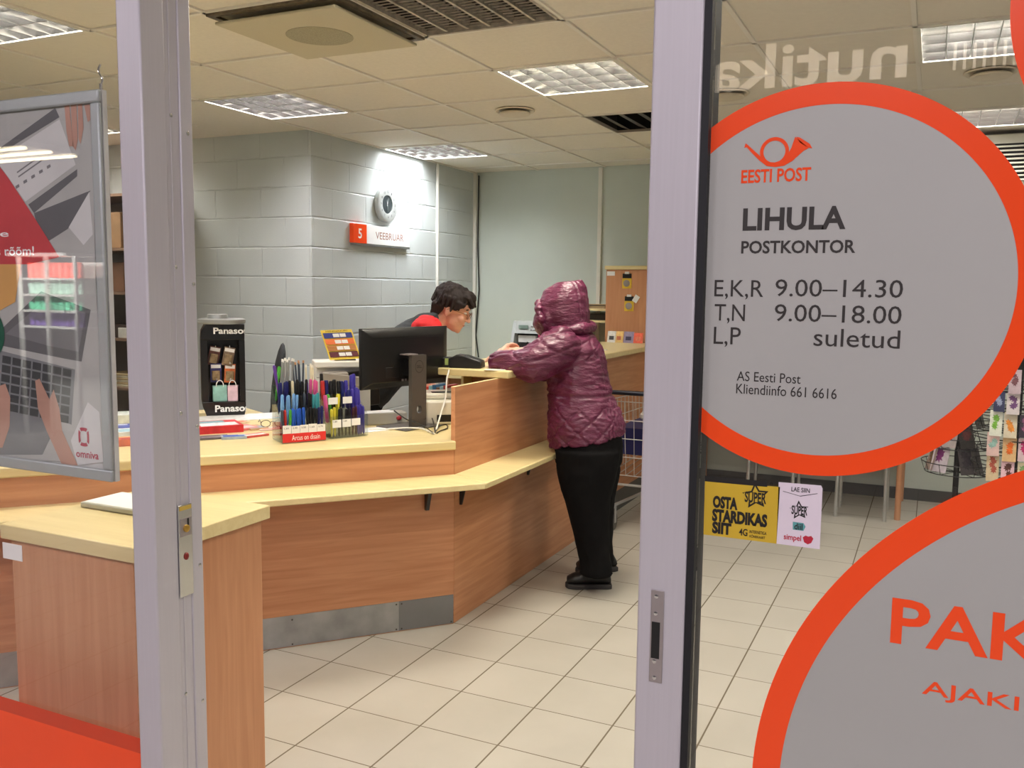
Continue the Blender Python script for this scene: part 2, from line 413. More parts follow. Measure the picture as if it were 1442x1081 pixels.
# lock
lk = thing('hook_lock', 'chrome hook lock with keyhole set in the left door post', 'lock', (-1.509, 1.44, 0))
z0, z1 = at_x(262, 838, -1.509).z, at_x(262, 709, -1.509).z
yl, yr = at_x(251, 770, -1.509).y-1.44, at_x(270, 770, -1.509).y-1.44
MB().box(0.0003, yl, z0, .0032, yr, z1).build('face_plate', M_CHROME, lk, bevel=.0008)
zk = at_x(262, 740, -1.509).z
MB().box(.0032, yl+.004, zk-.022, .0045, yr-.003, zk+.020).build('cylinder_plate', M_NICKEL, lk, bevel=.0005)
m = MB(); m.lathe([(.0085, 0), (.0085, .004), (.005, .006)], 16, (0, 0, 0), Matrix.Translation((.0045, (yl+yr)/2, zk-.004)) @ Matrix.Rotation(PI/2, 4, 'Y'))
m.build('key_cylinder', pm('brass', (200, 160, 80), .3, .9), lk)
m = MB().box(.0046, (yl+yr)/2+.004, zk-.012, .0052, (yl+yr)/2+.009, zk+.018); m.build('hook_slot', M_BLACK, lk)
zr = at_x(262, 782, -1.509).z
m = MB().ell((.004, (yl+yr)/2, zr), (.0035, .007, .009), 10); m.build('red_indicator', pm('dark red enamel', (130, 34, 30), .4), lk)
m = MB().box(.0033, yl+.003, z1-.012, .004, yr-.002, z1-.003); m.build('yellow_label', pm('yellow brass label', (190, 160, 70), .4), lk)

w1 = struct(thing('window_1'))
m = MB(); stile(m, -.417, -.338, 1.386, 1.46); m.build('stile', M_FRAME, w1, bevel=.004)
m = MB(); stile(m, -.3378, -.3262, 1.388, 1.45); m.build('gasket', M_BLACKR, w1)
m = MB().box(-.326, 1.39, 0, 1.6, 1.44, .06).box(-.326, 1.39, 2.22, 1.6, 1.44, 2.3); m.build('rail', M_FRAME, w1)
m = MB().box(-.326, 1.404, .06, 1.6, 1.412, 2.22); m.build('glass_pane', M_GLASS, w1)
FP = 1.386
sp_ = thing('strike_plate', 'satin metal strike plate with a dark slot on the right door post', 'strike plate', (0, FP, 0))
(xa, za), (xb, zb) = gp(914, 958, FP), gp(936, 832, FP)
m = MB().box(xa, -.002, za, xb, -.0002, zb); m.build('plate', M_NICKEL, sp_, bevel=.0012)
(xc, zc), (xd, zd) = gp(917, 925, FP), gp(930, 876, FP)
MB().box(xc, -.0026, zc, xd, -.0021, zd).build('slot', M_BLACK, sp_)
for px, py in ((925, 839), (924, 863), (922, 930), (922, 953)):
    x, z = gp(px, py, FP); m = MB(); m.lathe([(.0035, 0), (.0035, .001), (.0016, .0016)], 12, (0, 0, 0), Matrix.Translation((x, -.002, z)) @ Matrix.Rotation(PI/2, 4, 'X'))
    m.build('screw', M_CHROME, sp_)

# ------------------------------------------------------------------ window films
def clip_left(poly, x):
    out = []
    for i in range(len(poly)):
        p, q = poly[i], poly[(i+1) % len(poly)]
        if p[0] >= x: out.append(p)
        if (p[0] >= x) != (q[0] >= x):
            t = (x-p[0])/(q[0]-p[0]); out.append((x, p[1]+t*(q[1]-p[1])))
    return out
def circ(cx, cz, r, n=96): return [(cx+r*math.cos(2*PI*i/n), cz+r*math.sin(2*PI*i/n)) for i in range(n)]
FY = 1.4035
def ring_faces(m, cx, cz, ro, ri, xl, f, n=192):
    for i in range(n):
        a, b = 2*PI*i/n, 2*PI*(i+1)/n
        q = [(cx+ro*math.cos(a), cz+ro*math.sin(a)), (cx+ro*math.cos(b), cz+ro*math.sin(b)), (cx+ri*math.cos(b), cz+ri*math.sin(b)), (cx+ri*math.cos(a), cz+ri*math.sin(a))]
        q = clip_left(q, xl)
        if len(q) > 2: m.face([f(x, z, 0) for x, z in q])
XL = -.3255
dc = thing('window_decal', 'grey round window film in an orange ring with post office opening hours', 'window decal', (0, FY, 0))
FL = XZ(0)
m = MB(); m.face([FL(x, z, 0) for x, z in clip_left(circ(-.158, 1.525, .262), XL)]); m.build('film', M_SILVER, dc, recalc=False)
m = MB(); ring_faces(m, -.158, 1.525, .2885, .2575, XL, lambda a, b, h: FL(a, b, .0003)); m.build('ring', M_ORANGE, dc, recalc=False)
m = MB()
def bx(*q):
    """text box from four pixels: left x, baseline y .. right x, top y"""
    return q
def tx(m, s, xl, yb, xr, yt, bold=0., h=.0005, part=None, mat=None, owner=None):
    (x0, zb), (x1, _), (_, zt) = gp(xl, yb), gp(xr, yb), gp(xl, yt)
    if part: MB().text(s, x0, zb, x1, zt, FL, h, bold).build(part, mat or M_INK, owner or dc, recalc=False)
    else: m.text(s, x0, zb, x1, zt, FL, h, bold)
tx(m, 'EESTI POST', 1043, 258, 1141, 239, .022, part='orange_lettering', mat=M_ORANGE)
# post horn: ring, tube and bell
hc = gp(1089, 213); hs = gp(1143, 213)[0]-gp(1046, 213)[0]; k = hs/97.
ring_faces(m, hc[0]+1*k, hc[1], 20.5*k, 15.5*k, XL, lambda a, b, h: FL(a, b, .0005), 64)
def hp(px, py): x, z = gp(px, py); return FL(x, z, .0006)
def strip(pts, ws):
    L_, R_ = [], []
    for i, (x, y) in enumerate(pts):
        a = pts[max(0, i-1)]; b = pts[min(len(pts)-1, i+1)]; d = Vector((b[0]-a[0], b[1]-a[1])).normalized()
        L_.append((x-d.y*ws[i], y+d.x*ws[i])); R_.append((x+d.y*ws[i], y-d.x*ws[i]))
    for i in range(len(pts)-1): m.face([hp(*L_[i]), hp(*L_[i+1]), hp(*R_[i+1]), hp(*R_[i])])
strip([(1048.5, 204.5), (1052, 205.5), (1060, 213.5), (1070, 223), (1080, 230.5), (1091, 231.5), (1102, 229), (1112, 222), (1120, 212), (1124, 206), (1129, 200)],
      [3.4, 1.8, 2.3, 2.7, 3.0, 3.3, 4.2, 5.4, 7.5, 9.5, 12.5])
m.face([hp(1121, 192), hp(1126, 193), hp(1140, 202), hp(1143.5, 208.5), hp(1137, 207), hp(1126, 200)])
m.build('post_horn', M_ORANGE, dc, recalc=False)
for q in (('LIHULA', 1045, 325, 1190, 293, .03, 'place_name'), ('POSTKONTOR', 1043, 357, 1204, 339, .022, 'office_type'), ('E,K,R', 1005, 421, 1074, 394, 0, 'weekdays'), ('9.00–14.30', 1091, 417, 1271, 393, 0, 'opening_hours'),
          ('T,N', 1005, 455, 1048, 428, 0, 'weekdays'), ('9.00–18.00', 1090, 452, 1269, 428, 0, 'opening_hours'), ('L,P', 1004, 488, 1042, 460, 0, 'weekdays'), ('suletud', 1145, 487, 1267, 462, 0, 'opening_hours'),
          ('AS Eesti Post', 1037, 536, 1127, 522.5, 0, 'small_print'), ('Kliendiinfo 661 6616', 1036, 554, 1178, 540, 0, 'small_print')):
    tx(None, *q[:6], part=q[6])

dc2 = thing('window_decal', 'large grey round film in an orange ring low on the right glass lettered PAK', 'window decal', (0, FY, 0))
m = MB(); m.face([FL(x, z, .0) for x, z in circ(.37, .73, .56)]); m.build('film', M_SILVER, dc2, recalc=False)
m = MB(); ring_faces(m, .37, .73, .5952, .5533, XL, lambda a, b, h: FL(a, b, .0003)); m.build('ring', M_ORANGE, dc2, recalc=False)
m = MB(); 
(x0, zb), (x1, _), (_, zt) = gp(1253, 905), gp(1256, 905), gp(1257, 843)
m.text('PAKID', gp(1253, 905)[0], .997, gp(1253, 905)[0]+.306, 1.066, FL, .0005, .02)
m.build('orange_lettering', M_ORANGE, dc2, recalc=False); m = MB(); m.text('AJAKIRJAD', .013, .921, .255, .9485, FL, .0005, .008)
m.build('orange_lettering', M_ORANGE, dc2, recalc=False)
dc3 = thing('window_decal', 'third round film in an orange ring, cut off at the top right corner', 'window decal', (0, FY, 0))
m = MB(); m.face([FL(x, z, 0) for x, z in circ(.3565, 1.9, .262)]); m.build('film', M_SILVER, dc3, recalc=False)
m = MB(); ring_faces(m, .3565, 1.9, .2885, .2575, XL, lambda a, b, h: FL(a, b, .0003)); m.build('ring', M_ORANGE, dc3, recalc=False)

# phone card sticker
st = thing('sticker', 'yellow and white phone card sticker on the glass below the round film', 'sticker', (0, FY, 0))
M_STY = pm('yellow print', (206, 172, 48), .4, var=.02); M_STW = pm('lilac white print', (226, 214, 224), .4, var=.02)
M_STK = pm('black print', (26, 24, 22), .5); M_TEAL = pm('teal print', (96, 164, 164), .5); M_CRIM = pm('crimson print', (188, 36, 58), .5)
def sq(m, q, h): m.face([FL(*gp(x, y), h) for x, y in q])
m = MB(); sq(m, [(992, 678), (1098, 686), (1093, 766), (990, 753)], .0002); m.build('yellow_half', M_STY, st, recalc=False)
m = MB(); sq(m, [(1096, 679), (1156, 684), (1158, 688), (1154, 774), (1093, 766)], .0002); m.build('white_half', M_STW, st, recalc=False)
m = MB(); sq(m, [(992, 670), (1080, 678), (1080, 686), (992, 678)], .0003); m.build('black_strip', M_STK, st, recalc=False)
m = MB()
def star(m, cx, cy, ro, w, lo=.42):
    P = []; Q = []
    for i in range(10):
        a = PI/2+i*PI/5+.05; r = ro if i % 2 == 0 else ro*lo
        P.append((cx+r*math.cos(a), cy-r*math.sin(a))); r2 = r-w*(2.2 if i % 2 == 0 else 1.1); Q.append((cx+r2*math.cos(a), cy-r2*math.sin(a)))
    for i in range(10):
        j = (i+1) % 10
        m.face([FL(*gp(*P[i]), .0004), FL(*gp(*P[j]), .0004), FL(*gp(*Q[j]), .0004), FL(*gp(*Q[i]), .0004)])
for q in ((1063.5, 699, 19.5, 2.4), (1125, 719, 14, 1.8), (1085.5, 682, 3, .5)): m = MB(); star(m, *q, .5); m.build('star', M_STK, st, recalc=False)
m = MB()
def txs(m, s, x0, y0, x1, yt, bold=0., slope=.085):
    (a0, b0), (a1, _), (_, bt) = gp(x0, y0), gp(x1, y0), gp(x0, yt)
    MB().text(s, a0, b0, a1, bt, FL, .0007, bold).build('lettering', M_STK, st, recalc=False)
txs(m, 'OSTA', 1003, 715, 1038, 697.5, .055); txs(m, 'STARDIKAS', 1002, 734, 1080, 716, .055); txs(m, 'SIIT', 1002, 751, 1029, 734, .055)
txs(m, '4G', 1040, 754, 1052, 744, .02); txs(m, 'INTERNETIGA', 1055, 751, 1079, 746.5, .01); txs(m, 'KÕNEKAART', 1055, 757, 1077, 752.5, .01)
txs(m, 'LAE SIIN', 1114, 692, 1140, 685.5, .01)
m = MB(); sq(m, [(1047, 694), (1080, 697), (1079, 708.5), (1047, 706)], .0006); m.build('yellow_patch', M_STY, st, recalc=False)
m = MB(); sq(m, [(1113, 713), (1138, 715), (1137, 725.5), (1113, 724)], .0006); m.build('white_patch', M_STW, st, recalc=False)
m = MB()
for q in ((1048, 707, 1079, 695), (1114, 724, 1137, 714)): MB().text('SUPER', *gp(*q[:2]), *gp(*q[2:]), FL, .0009, .03).build('lettering', M_STK, st, recalc=False)
sq(m, [(1102, 691.5), (1126, 698.5), (1127, 699.4), (1102, 692.2)], .0004); sq(m, [(1126, 698.5), (1151, 695), (1151, 695.7), (1127, 699.4)], .0004)
m.build('chevron', M_STK, st, recalc=False)
m = MB(); sq(m, [(1116, 735), (1131, 737), (1134, 742), (1131, 748), (1116, 746)], .0004); m.build('teal_tag', M_TEAL, st, recalc=False)
m = MB(); m.text('diil', *gp(1118, 745.5), *gp(1130, 738), FL, .0007, .02); m.build('tag_lettering', M_STK, st, recalc=False)
m = MB(); m.text('simpel', *gp(1103, 762), *gp(1128, 754.5), FL, .0005, .02); m.build('crimson_lettering', M_CRIM, st, recalc=False); m = MB()
sq(m, [(1130, 757), (1134, 754.5), (1138, 756), (1142, 755), (1145, 759), (1142, 765), (1137, 767), (1132, 764)], .0004)
m.build('crimson_lips', M_CRIM, st, recalc=False)

# orange band low on the left glass
bd = thing('window_decal', 'broad orange film band along the foot of the left glass', 'window decal', (0, 1.4235, 0))
m = MB().face([FL(-3.4, .06, 0), FL(-1.578, .06, 0), FL(-1.578, .437, 0), FL(-3.4, .437, 0)]); m.build('band', M_ORANGE, bd, recalc=False)
m = MB().face([FL(-3.4, .437, 0), FL(-1.578, .437, 0), FL(-1.578, .474, 0), FL(-3.4, .474, 0)])
m.build('reflection_strip', pm('deep orange film', (206, 60, 24), .3, var=.02), bd, label='darker orange strip along the top of the band', recalc=False)  # darker tone paints in the reflection overlapping the band's top edge

# ------------------------------------------------------------------ poster behind the left glass
PY = 1.47
po = thing('poster_frame', 'grey snap-frame poster of a laptop and typing hands hanging behind the left glass', 'poster', (0, PY, 0))
def pp(px, py, h=0.): x, z = gp(px, py, PY); return Vector((x, -h, z))
px0, px1, pz0, pz1 = -2.35, -1.706, 1.054, 1.942
M_SNAP = pm('silver grey snap frame', (176, 182, 182), .4, .35, var=.03)
MB().box(px0, .002, pz0, px1, .014, pz1).build('back_board', pm('dull white card', (206, 206, 202), .7), po)
m = MB()
for x0, z0, x1, z1 in ((px0, pz0, px1, pz0+.028), (px0, pz1-.028, px1, pz1), (px0, pz0+.028, px0+.028, pz1-.028), (px1-.028, pz0+.028, px1, pz1-.028)):
    m.box(x0, -.010, z0, x1, .0, z1)
m.build('frame', M_SNAP, po, bevel=.004)
m = MB(); hx, hz = gp(138, 124, PY); hz = pz1
m.tube([(hx+.002+.006*math.sin(t*1.0), .006, hz+.012+.0042*t*1.6) for t in [i*.55 for i in range(13)]], .0022, 8)
m.tube([(hx+.003, .006, hz-.004), (hx+.002, .006, hz+.014)], .004, 8)
m.build('hook', M_CHROME, po)
def art(name, rgb, polys, h, label=None):
    if name in ('printed_keys', 'printed_lines'): groups = [polys]
    elif name == 'printed_hands': groups = [polys[:4], polys[4:5], polys[5:]]
    else: groups = [[q] for q in polys]
    for gr in groups:
        m = MB()
        for q in gr: m.face([pp(x, y, h) for x, y in q])
        m.build(name[:-1] if name == 'printed_hands' else name, pm('poster ink '+name, rgb, .55, var=.08, scale=9), po, recalc=False)
IX = px1-.03
art('printed_desk', (176, 176, 172), [[(-40, 165), (129, 146), (131, 250), (135, 400), (149, 652), (-40, 645)]], .0002)
art('printed_screen_shade', (96, 96, 98), [[(-5, 212), (78, 152), (84, 165), (14, 208)], [(40, 288), (109, 238), (109, 248), (48, 300)], [(48, 300), (128, 268), (96, 322), (60, 345)],
     [(-5, 470), (58, 410), (128, 436), (115, 509), (92, 505), (0, 486)]], .0004)  # printed dark bar, tablet edge, cloth and laptop screen frame
art('printed_tablet', (208, 208, 206), [[(-5, 226), (84, 168), (107, 232), (36, 284)], [(97, 320), (126, 270), (131, 330), (118, 345)], [(100, 620), (124, 566), (140, 580), (146, 650), (110, 655)]], .0006)
art('printed_laptop_screen', (118, 118, 120), [[(8, 470), (62, 424), (121, 440), (111, 495), (70, 487)]], .0006)
art('printed_laptop_base', (122, 124, 126), [[(-5, 492), (106, 520), (101, 598), (84, 590), (60, 640), (-5, 640)]], .0005)
keys = []
for r in range(6):
    for k in range(7):
        x = 4+k*14.2-r*.8; y = 500+r*13.0+k*3.0; keys.append([(x, y), (x+12, y+2.6), (x+11.4, y+13), (x-.6, y+10.5)])
art('printed_keys', (58, 60, 62), keys, .0007)
art('printed_hands', (186, 142, 124), [[(91, 147), (98, 146), (102, 190), (104, 206), (98, 206), (94, 185)], [(100, 146), (108, 145), (110, 196), (107, 212), (103, 206)], [(110, 145), (116, 146), (118, 180), (114, 203), (111, 196)], [(119, 148), (127, 147), (129, 168), (124, 172)],
     [(50, 536), (56, 533), (70, 562), (76, 548), (84, 575), (88, 606), (110, 655), (88, 655), (66, 606), (54, 575)], [(-5, 545), (8, 540), (15, 560), (14, 600), (4, 630), (-5, 630)]], .0009)
art('printed_lines', (120, 120, 122), [[(22+i*11, 262-i*7), (27+i*11, 259-i*7), (28+i*11, 263-i*7), (23+i*11, 266-i*7)] for i in range(5)] + [[(26, 248), (60, 224), (60.6, 226), (26.6, 250)], [(24, 242), (52, 222), (52.6, 224), (24.6, 244)]], .0008)
art('printed_red_field', (196, 60, 66), [[(-5, 228), (12, 250), (50, 308), (84, 362), (40, 372), (-5, 372)]], .0011)
art('printed_amber_field', (212, 160, 90), [[(-5, 372), (30, 372), (22, 425), (-5, 440)]], .0011)
gx, gz = gp(-14, 469, PY); m = MB().face([Vector((gx+.055*math.cos(t*PI/20), -.0013, gz+.062*math.sin(t*PI/20))) for t in range(40)])
m.build('printed_green_disc', pm('poster ink green', (16, 84, 62), .5), po, recalc=False)
m = MB()
cx, cz = gp(118.5, 615, PY)
for k in range(4):
    for i in range(6):
        a0 = PI/4+k*PI/2+.18+i*(PI/2-.36)/6; a1 = a0+(PI/2-.36)/6
        q = lambda r, a: Vector((cx+r*math.copysign(abs(math.cos(a))**.6, math.cos(a)), -.0012, cz+r*1.25*math.copysign(abs(math.sin(a))**.6, math.sin(a))))
        m.face([q(.018, a0), q(.018, a1), q(.0115, a1), q(.0115, a0)])
x0, z0 = gp(108, 643, PY); x1, z1 = gp(139, 631, PY)
m.text('omniva', x0, z0, x1, z0+.017, lambda a, b, h: Vector((a, -.0012, b)), 0, .015)
m.build('crimson_logo', pm('poster ink crimson', (176, 40, 72), .5), po, recalc=False)
m = MB(); f_ = lambda a, b, h: Vector((a, -.0014, b))
x0, z0 = gp(-22, 334, PY); m.text('iire', x0, z0, gp(13, 334, PY)[0], gp(0, 325, PY)[1], f_, 0, .01); m.build('white_lettering', M_PAPER, po, recalc=False); m = MB()
x0, z0 = gp(-20, 360, PY); m.text('uus rõõm!', x0, z0, gp(49, 360, PY)[0], gp(0, 347, PY)[1], f_, 0, .01)
m.build('white_lettering', M_PAPER, po, recalc=False)

# ------------------------------------------------------------------ ceiling fittings
M_LOUV = pm('specular louvre aluminium', (206, 205, 203), .2, 1., var=.02)
def fixture(ab, label, tint, watts, lamp='cool', face=12.):
    x, y = cell(*ab); t = thing('ceiling_light', label, 'ceiling light', (x+.3, y+.3, CH), 0, 'square louvre ceiling lights')
    h = .284
    m = MB(); m.box(-.286, -.286, .095, .286, .286, .10)
    for s in (-1, 1): m.box(s*.286-.002, -.288, -.002, s*.286+.002, .288, .10); m.box(-.288, s*.286-.002, -.002, .288, s*.286+.002, .10)
    m.build('housing', M_LOUV, t)
    m = MB()
    for s in (-1, 1): m.box(s*.288-.008, -.297, -.006, s*.288+.008, .297, -.001); m.box(-.28, s*.288-.008, -.006, .28, s*.288+.008, -.001)
    m.build('rim', M_WHITE, t)
    for k in range(4):
        yy = -.21+.14*k; m = MB().cyl((-.27, yy, .078), (.27, yy, .078), .0075, n=8); m.build('tube_lamp', emis('tube '+lamp, tint, face), t)
    m = MB()
    def blade(p, axis):
        w0, w1, hb = .002, .0095, .044
        if axis == 'x': q = [(p-w0, -.2835, .0), (p+w0, -.282, .0), (p+w1, -.282, hb), (p-w1, -.282, hb)]; d = Vector((0, .564, 0))
        else: q = [(-.282, p-w0, .0005), (-.282, p+w0, .0005), (-.282, p+w1, hb-.0005), (-.282, p-w1, hb-.0005)]; d = Vector((.564, 0, 0))
        m.loft([[Vector(v) for v in q], [Vector(v)+d for v in q]])
    for i in range(0, 7): blade(-.2835+i*.567/6, 'x')
    for i in range(0, 5): blade(-.2835+i*.567/4, 'y')
    m.build('louvre', M_LOUV, t)
    area('lamp_light', (0, 0, .066), .5, .5, watts, lin(tint), t)
    return t
WARM = (255, 247, 230)
fixture((0, 0), 'glowing warm white louvre light near the middle of the ceiling', WARM, LAMP_W*1.1, 'warm', 14)
fixture((0, -3), 'dimmer louvre light above the counter, left of the flat air diffuser', (252, 246, 250), LAMP_W*.8, 'cool', 8)
fixture((3, -3), 'louvre light tight against the block wall over the clock', (244, 246, 250), LAMP_W*1.2, 'white', 12)
fixture((-3, -3), 'louvre light at the top left corner of the photo', (254, 248, 240), LAMP_W, 'mid', 10)
fixture((0, 3), 'nearer louvre light seen above the round film through the right glass', (254, 248, 238), LAMP_W*.95, 'dim', 5)
fixture((3, 3), 'farther louvre light above the air conditioner grille through the right glass', (254, 248, 238), LAMP_W*.8, 'dimmer', 4)
fixture((0, -6), 'louvre light near the parcel shelving, glimpsed between the poster and the door post', (254, 248, 240), LAMP_W*.8, 'mid', 10)
fixture((-3, 0), 'unseen louvre light added just inside the shop door above the photo', WARM, LAMP_W*1.0, 'warm', 14)  # out-of-view lamp added to light the near floor
fixture((-3, 3), 'unseen louvre light added just inside the right window above the photo', WARM, LAMP_W*1.1, 'warm', 14)  # out-of-view lamp added, brightens faces turned to the right

# big dark return-air grille
x, y = cell(-2, 0); t = thing('ceiling_vent', 'open dark return air grille with metal slats beside the flat diffuser', 'vent', (x+.3, y+.3, CH))
M_SLAT = pm('dusty bare metal slats', (186, 178, 164), .5, .3, var=.3, scale=25); M_DARK = pm('dark duct interior', (20, 19, 18), .9)  # slats are pale, randomly mottled metal
m = MB().box(-.29, -.29, .16, .29, .29, .17)
for s in (-1, 1): m.box(s*.292-.002, -.294, 0, s*.292+.002, .294, .17); m.box(-.294, s*.292-.002, 0, .294, s*.292+.002, .17)
m.build('duct_box', M_DARK, t)
m = MB()
for s in (-1, 1): m.box(s*.286-.008, -.297, -.004, s*.286+.008, .297, .02); m.box(-.29, s*.286-.008, -.004, .29, s*.286+.008, .02)
for i in range(1, 6): xx = -.286+i*.0953; m.box(xx-.006, -.285, .002, xx+.006, .285, .045)
m.build('frame', M_SLAT, t)
for i in range(6):
    m = MB(); xx = -.286+i*.0953
    for j in range(19):
        yy = -.27+j*.030; T = Matrix.Translation((xx+.0477, yy, .010)); m.box(-.038, -.0012, -.0024, .038, .0012, .0024, T)
    m.build('slat_bay', M_SLAT, t)
MB().box(-.30, -.012, -.001, .30, .012, .001, Matrix.Translation((.05, .0, .052)) @ Matrix.Rotation(R(-52), 4, 'Z')).build('strap', M_STEEL, t)
x, y = cell(2, 0); t = thing('ceiling_vent', 'black slotted ceiling vent half hidden by the right door post', 'vent', (x+.3, y+.3, CH))
m = MB().box(-.29, -.29, .12, .29, .29, .13)
for s in (-1, 1): m.box(s*.292-.002, -.294, 0, s*.292+.002, .294, .13); m.box(-.294, s*.292-.002, 0, .294, s*.292+.002, .13)
m.build('duct_box', M_DARK, t)
m = MB(); 
for s in (-1, 1): m.box(s*.288-.007, -.297, -.004, s*.288+.007, .297, .01); m.box(-.29, s*.288-.007, -.004, .29, s*.288+.007, .01)
m.build('frame', pm('vent rim', (150, 142, 128), .6), t)
for i in range(5):
    xx = -.23+i*.115; m = MB().box(-.030, -.284, -.0015, .030, .284, .0015, Matrix.Translation((xx, 0, .02)) @ Matrix.Rotation(R(18), 4, 'Y')); m.build('blade', M_DGREY, t)
# flat perforated air diffuser
x, y = cell(-2, -1); t = thing('air_diffuser', 'flat square perforated air diffuser hanging just below the ceiling', 'vent', (x+.3, y+.3, CH))
MB().box(-.295, -.295, -.004, .295, .295, .004).build('backing_plate', pm('cream metal plate', (214, 204, 178), .6), t)
m = MB()
for s in (-1, 1): m.box(s*.285-.012, -.297, -.014, s*.285+.012, .297, -.004)
for s in (-1, 1): m.box(-.273, s*.285-.012, -.014, .273, s*.285+.012, -.004)
m.build('slot_rail', pm('sooty aluminium rail', (112, 102, 86), .5, .5, var=.35, scale=30), t)  # rail in an uneven dull brown
MB().box(-.275, -.275, -.042, .275, .275, -.030).build('face_panel', pm('perforated cream panel', (198, 190, 164), .7, var=.05, scale=400), t, bevel=.004)
m = MB().lathe([(.13, 0), (.13, -.001)], 40, (0, 0, -.0422)); m.build('perforated_disc', pm('darker perforations', (164, 158, 134), .8, var=.25, scale=260), t)
m = MB()
for sx in (-1, 1):
    for sy in (-1, 1): m.cyl((sx*.2, sy*.2, -.030), (sx*.2, sy*.2, -.004), .006, n=8)
m.build('hanger', M_STEEL, t)
def round_vent(loc, label):
    t = thing('round_vent', label, 'vent', loc, 0, 'round ceiling valves')
    MB().lathe([(.05, 0), (.105, -.001), (.115, -.006), (.110, -.012), (.09, -.006), (.05, -.004)], 32).build('ring', M_CEILV, t)
    MB().lathe([(.03, -.004), (.085, -.018), (.09, -.024), (.084, -.03), (.0, -.034)], 32).build('valve_disc', M_CEILV, t)
M_CEILV = pm('cream valve plastic', (218, 208, 188), .5)
x, y = cell(1, -1); round_vent((x+.3, y+.3, CH+.004), 'small round ceiling valve left of the black slotted vent')
x, y = cell(1, 1); round_vent((x+.3, y+.3, CH+.004), 'round ceiling valve just above the left shoulder of the round film')
x, y = cell(1, 3); round_vent((x+.3, y+.3, CH+.004), 'round ceiling valve above the right shoulder of the round film')
# air conditioner
t = thing('air_conditioner', 'white ceiling-hung air conditioner with a louvred front grille behind the right glass', 'air conditioner', (.55, 6.42, 2.16))
MB().box(-.45, .0, .0, .5, .55, .34).build('casing', M_WHITE, t, bevel=.01)
MB().box(-.42, -.004, .05, .47, -.0005, .28).build('grille_recess', M_DARK, t)
for i in range(9):
    z = .06+i*.0255; MB().box(-.42, -.014, -.003, .47, .004, .003, Matrix.Translation((0, -.008, z)) @ Matrix.Rotation(R(25), 4, 'X')).build('louvre_blade', M_WHITE, t)

# ------------------------------------------------------------------ clock and date sign
p = at_x(543, 288, XW+.02)
t = thing('wall_clock', 'round wall clock with a pale hour ring and dark centre above the date sign', 'clock', (XW, p.y, p.z))
TX = Matrix.Rotation(PI/2, 4, 'Y')
m = MB().lathe([(.10, .003), (.125, .003), (.130, .03), (.128, .04), (.118, .044), (.068, .038), (.066, .030)], 48, T=TX); cs_ = m.build('case', pm('silver grey clock ring', (196, 200, 198), .35, .3), t)
m = MB().lathe([(.0665, .030), (.0665, .034)], 40, T=TX); m.build('dial', pm('dark slate dial', (52, 60, 62), .4), t)
m = MB(); CF = lambda a, b, h: Vector((.0435+h, a, b))
for i in range(1, 13):
    a = PI/2-i*PI/6; s = str(i); cxx, czz = .092*math.cos(a), .092*math.sin(a); wd = .009 if len(s) == 1 else .016
    m.text(s, cxx-wd/2, czz-.009, cxx+wd/2, czz+.009, CF, -.0005, .02)
m.build('numerals', pm('clock numeral ink', (70, 74, 74), .6), cs_)
for nm, L_, wd, a, h in (('hour_hand', .035, .004, R(97), .0355), ('minute_hand', .055, .003, R(74), .0365), ('second_hand', .058, .0012, R(-86), .0372)):
    d = Vector((math.cos(a), math.sin(a))); n = Vector((-d.y, d.x))
    m = MB().prism([tuple(-d*.012+n*wd), tuple(d*L_), tuple(-d*.012-n*wd)], 0, .0005, lambda A, B, H: Vector((h+H, A, B))); m.build(nm, pm('pale clock hand', (220, 224, 222), .4), t)
ys0, ys1 = at_x(497, 330, XW+.03).y, at_x(577, 330, XW+.03).y; yso = at_x(516, 330, XW+.03).y
zt = at_x(497, 314, XW+.03).z; zb_ = at_x(516, 343, XW+.03).z
t = thing('date_sign', 'white wall sign under the clock reading VEEBRUAR with an orange day tile', 'sign', (XW, ys0, zb_))
mp_ = MB().box(.001, yso-ys0, 0, .03, ys1-ys0, zt-zb_).build('month_panel', M_PAPER, t, bevel=.002)
dt_ = MB().box(.001, 0, 0, .034, yso-ys0, zt-zb_).build('day_tile', M_ORANGE, t, bevel=.002)
MB().box(.001, .01, -.014, .03, ys1-ys0, -.0003).build('rail', M_STEEL, t)
SF = lambda a, b, h: Vector((h, a, b)); hh = zt-zb_
m = MB().text('5', (yso-ys0)*.36, hh*.24, (yso-ys0)*.62, hh*.76, SF, .0345, .02); m.build('day_numeral', M_PAPER, dt_, recalc=False)
a0, a1 = at_x(529, 330, XW+.03).y-ys0, at_x(568, 330, XW+.03).y-ys0
m = MB().text('VEEBRUAR', a0, hh*.3, a1, hh*.68, SF, .0305); m.build('month_lettering', pm('faded brown print', (150, 100, 84), .6), mp_, recalc=False)

# ------------------------------------------------------------------ counters
C0 = Vector((-1.9, 3.46, 0)); U = Vector((.664, .748, 0)).normalized(); V = Vector((-.748, .664, 0)).normalized()
RD = math.atan2(U.y, U.x)
def wp(a, b, z=0.): return C0 + U*a + V*b + Vector((0, 0, z))
def on_diag(px, py):
    r = ray(px, py); t = (C0-CAM).dot(V)/r.dot(V); q = CAM+r*t; return (q-C0).dot(U), q.z
WT = .84; LEN = 2.2
t = thing('counter_unit', 'angled beech counter front with a steel kick plate facing the door', 'counter', C0, RD)
MB().prism([(-LEN, 0), (-.001, 0), (-.0097, .02), (-LEN, .02)], 0, .799, lambda a, b, h: Vector((a, b, h))).build('front_panel', M_BEECHX, t)
MB().box(-LEN, .0205, 0, -LEN+.02, .9, .799).build('end_panel', M_BEECHX, t)
xs = -.256
MB().box(-LEN, -.003, .004, xs-.0004, -.0003, .137).build('kick_plate', M_STEEL, t, label='scuffed left kick plate')
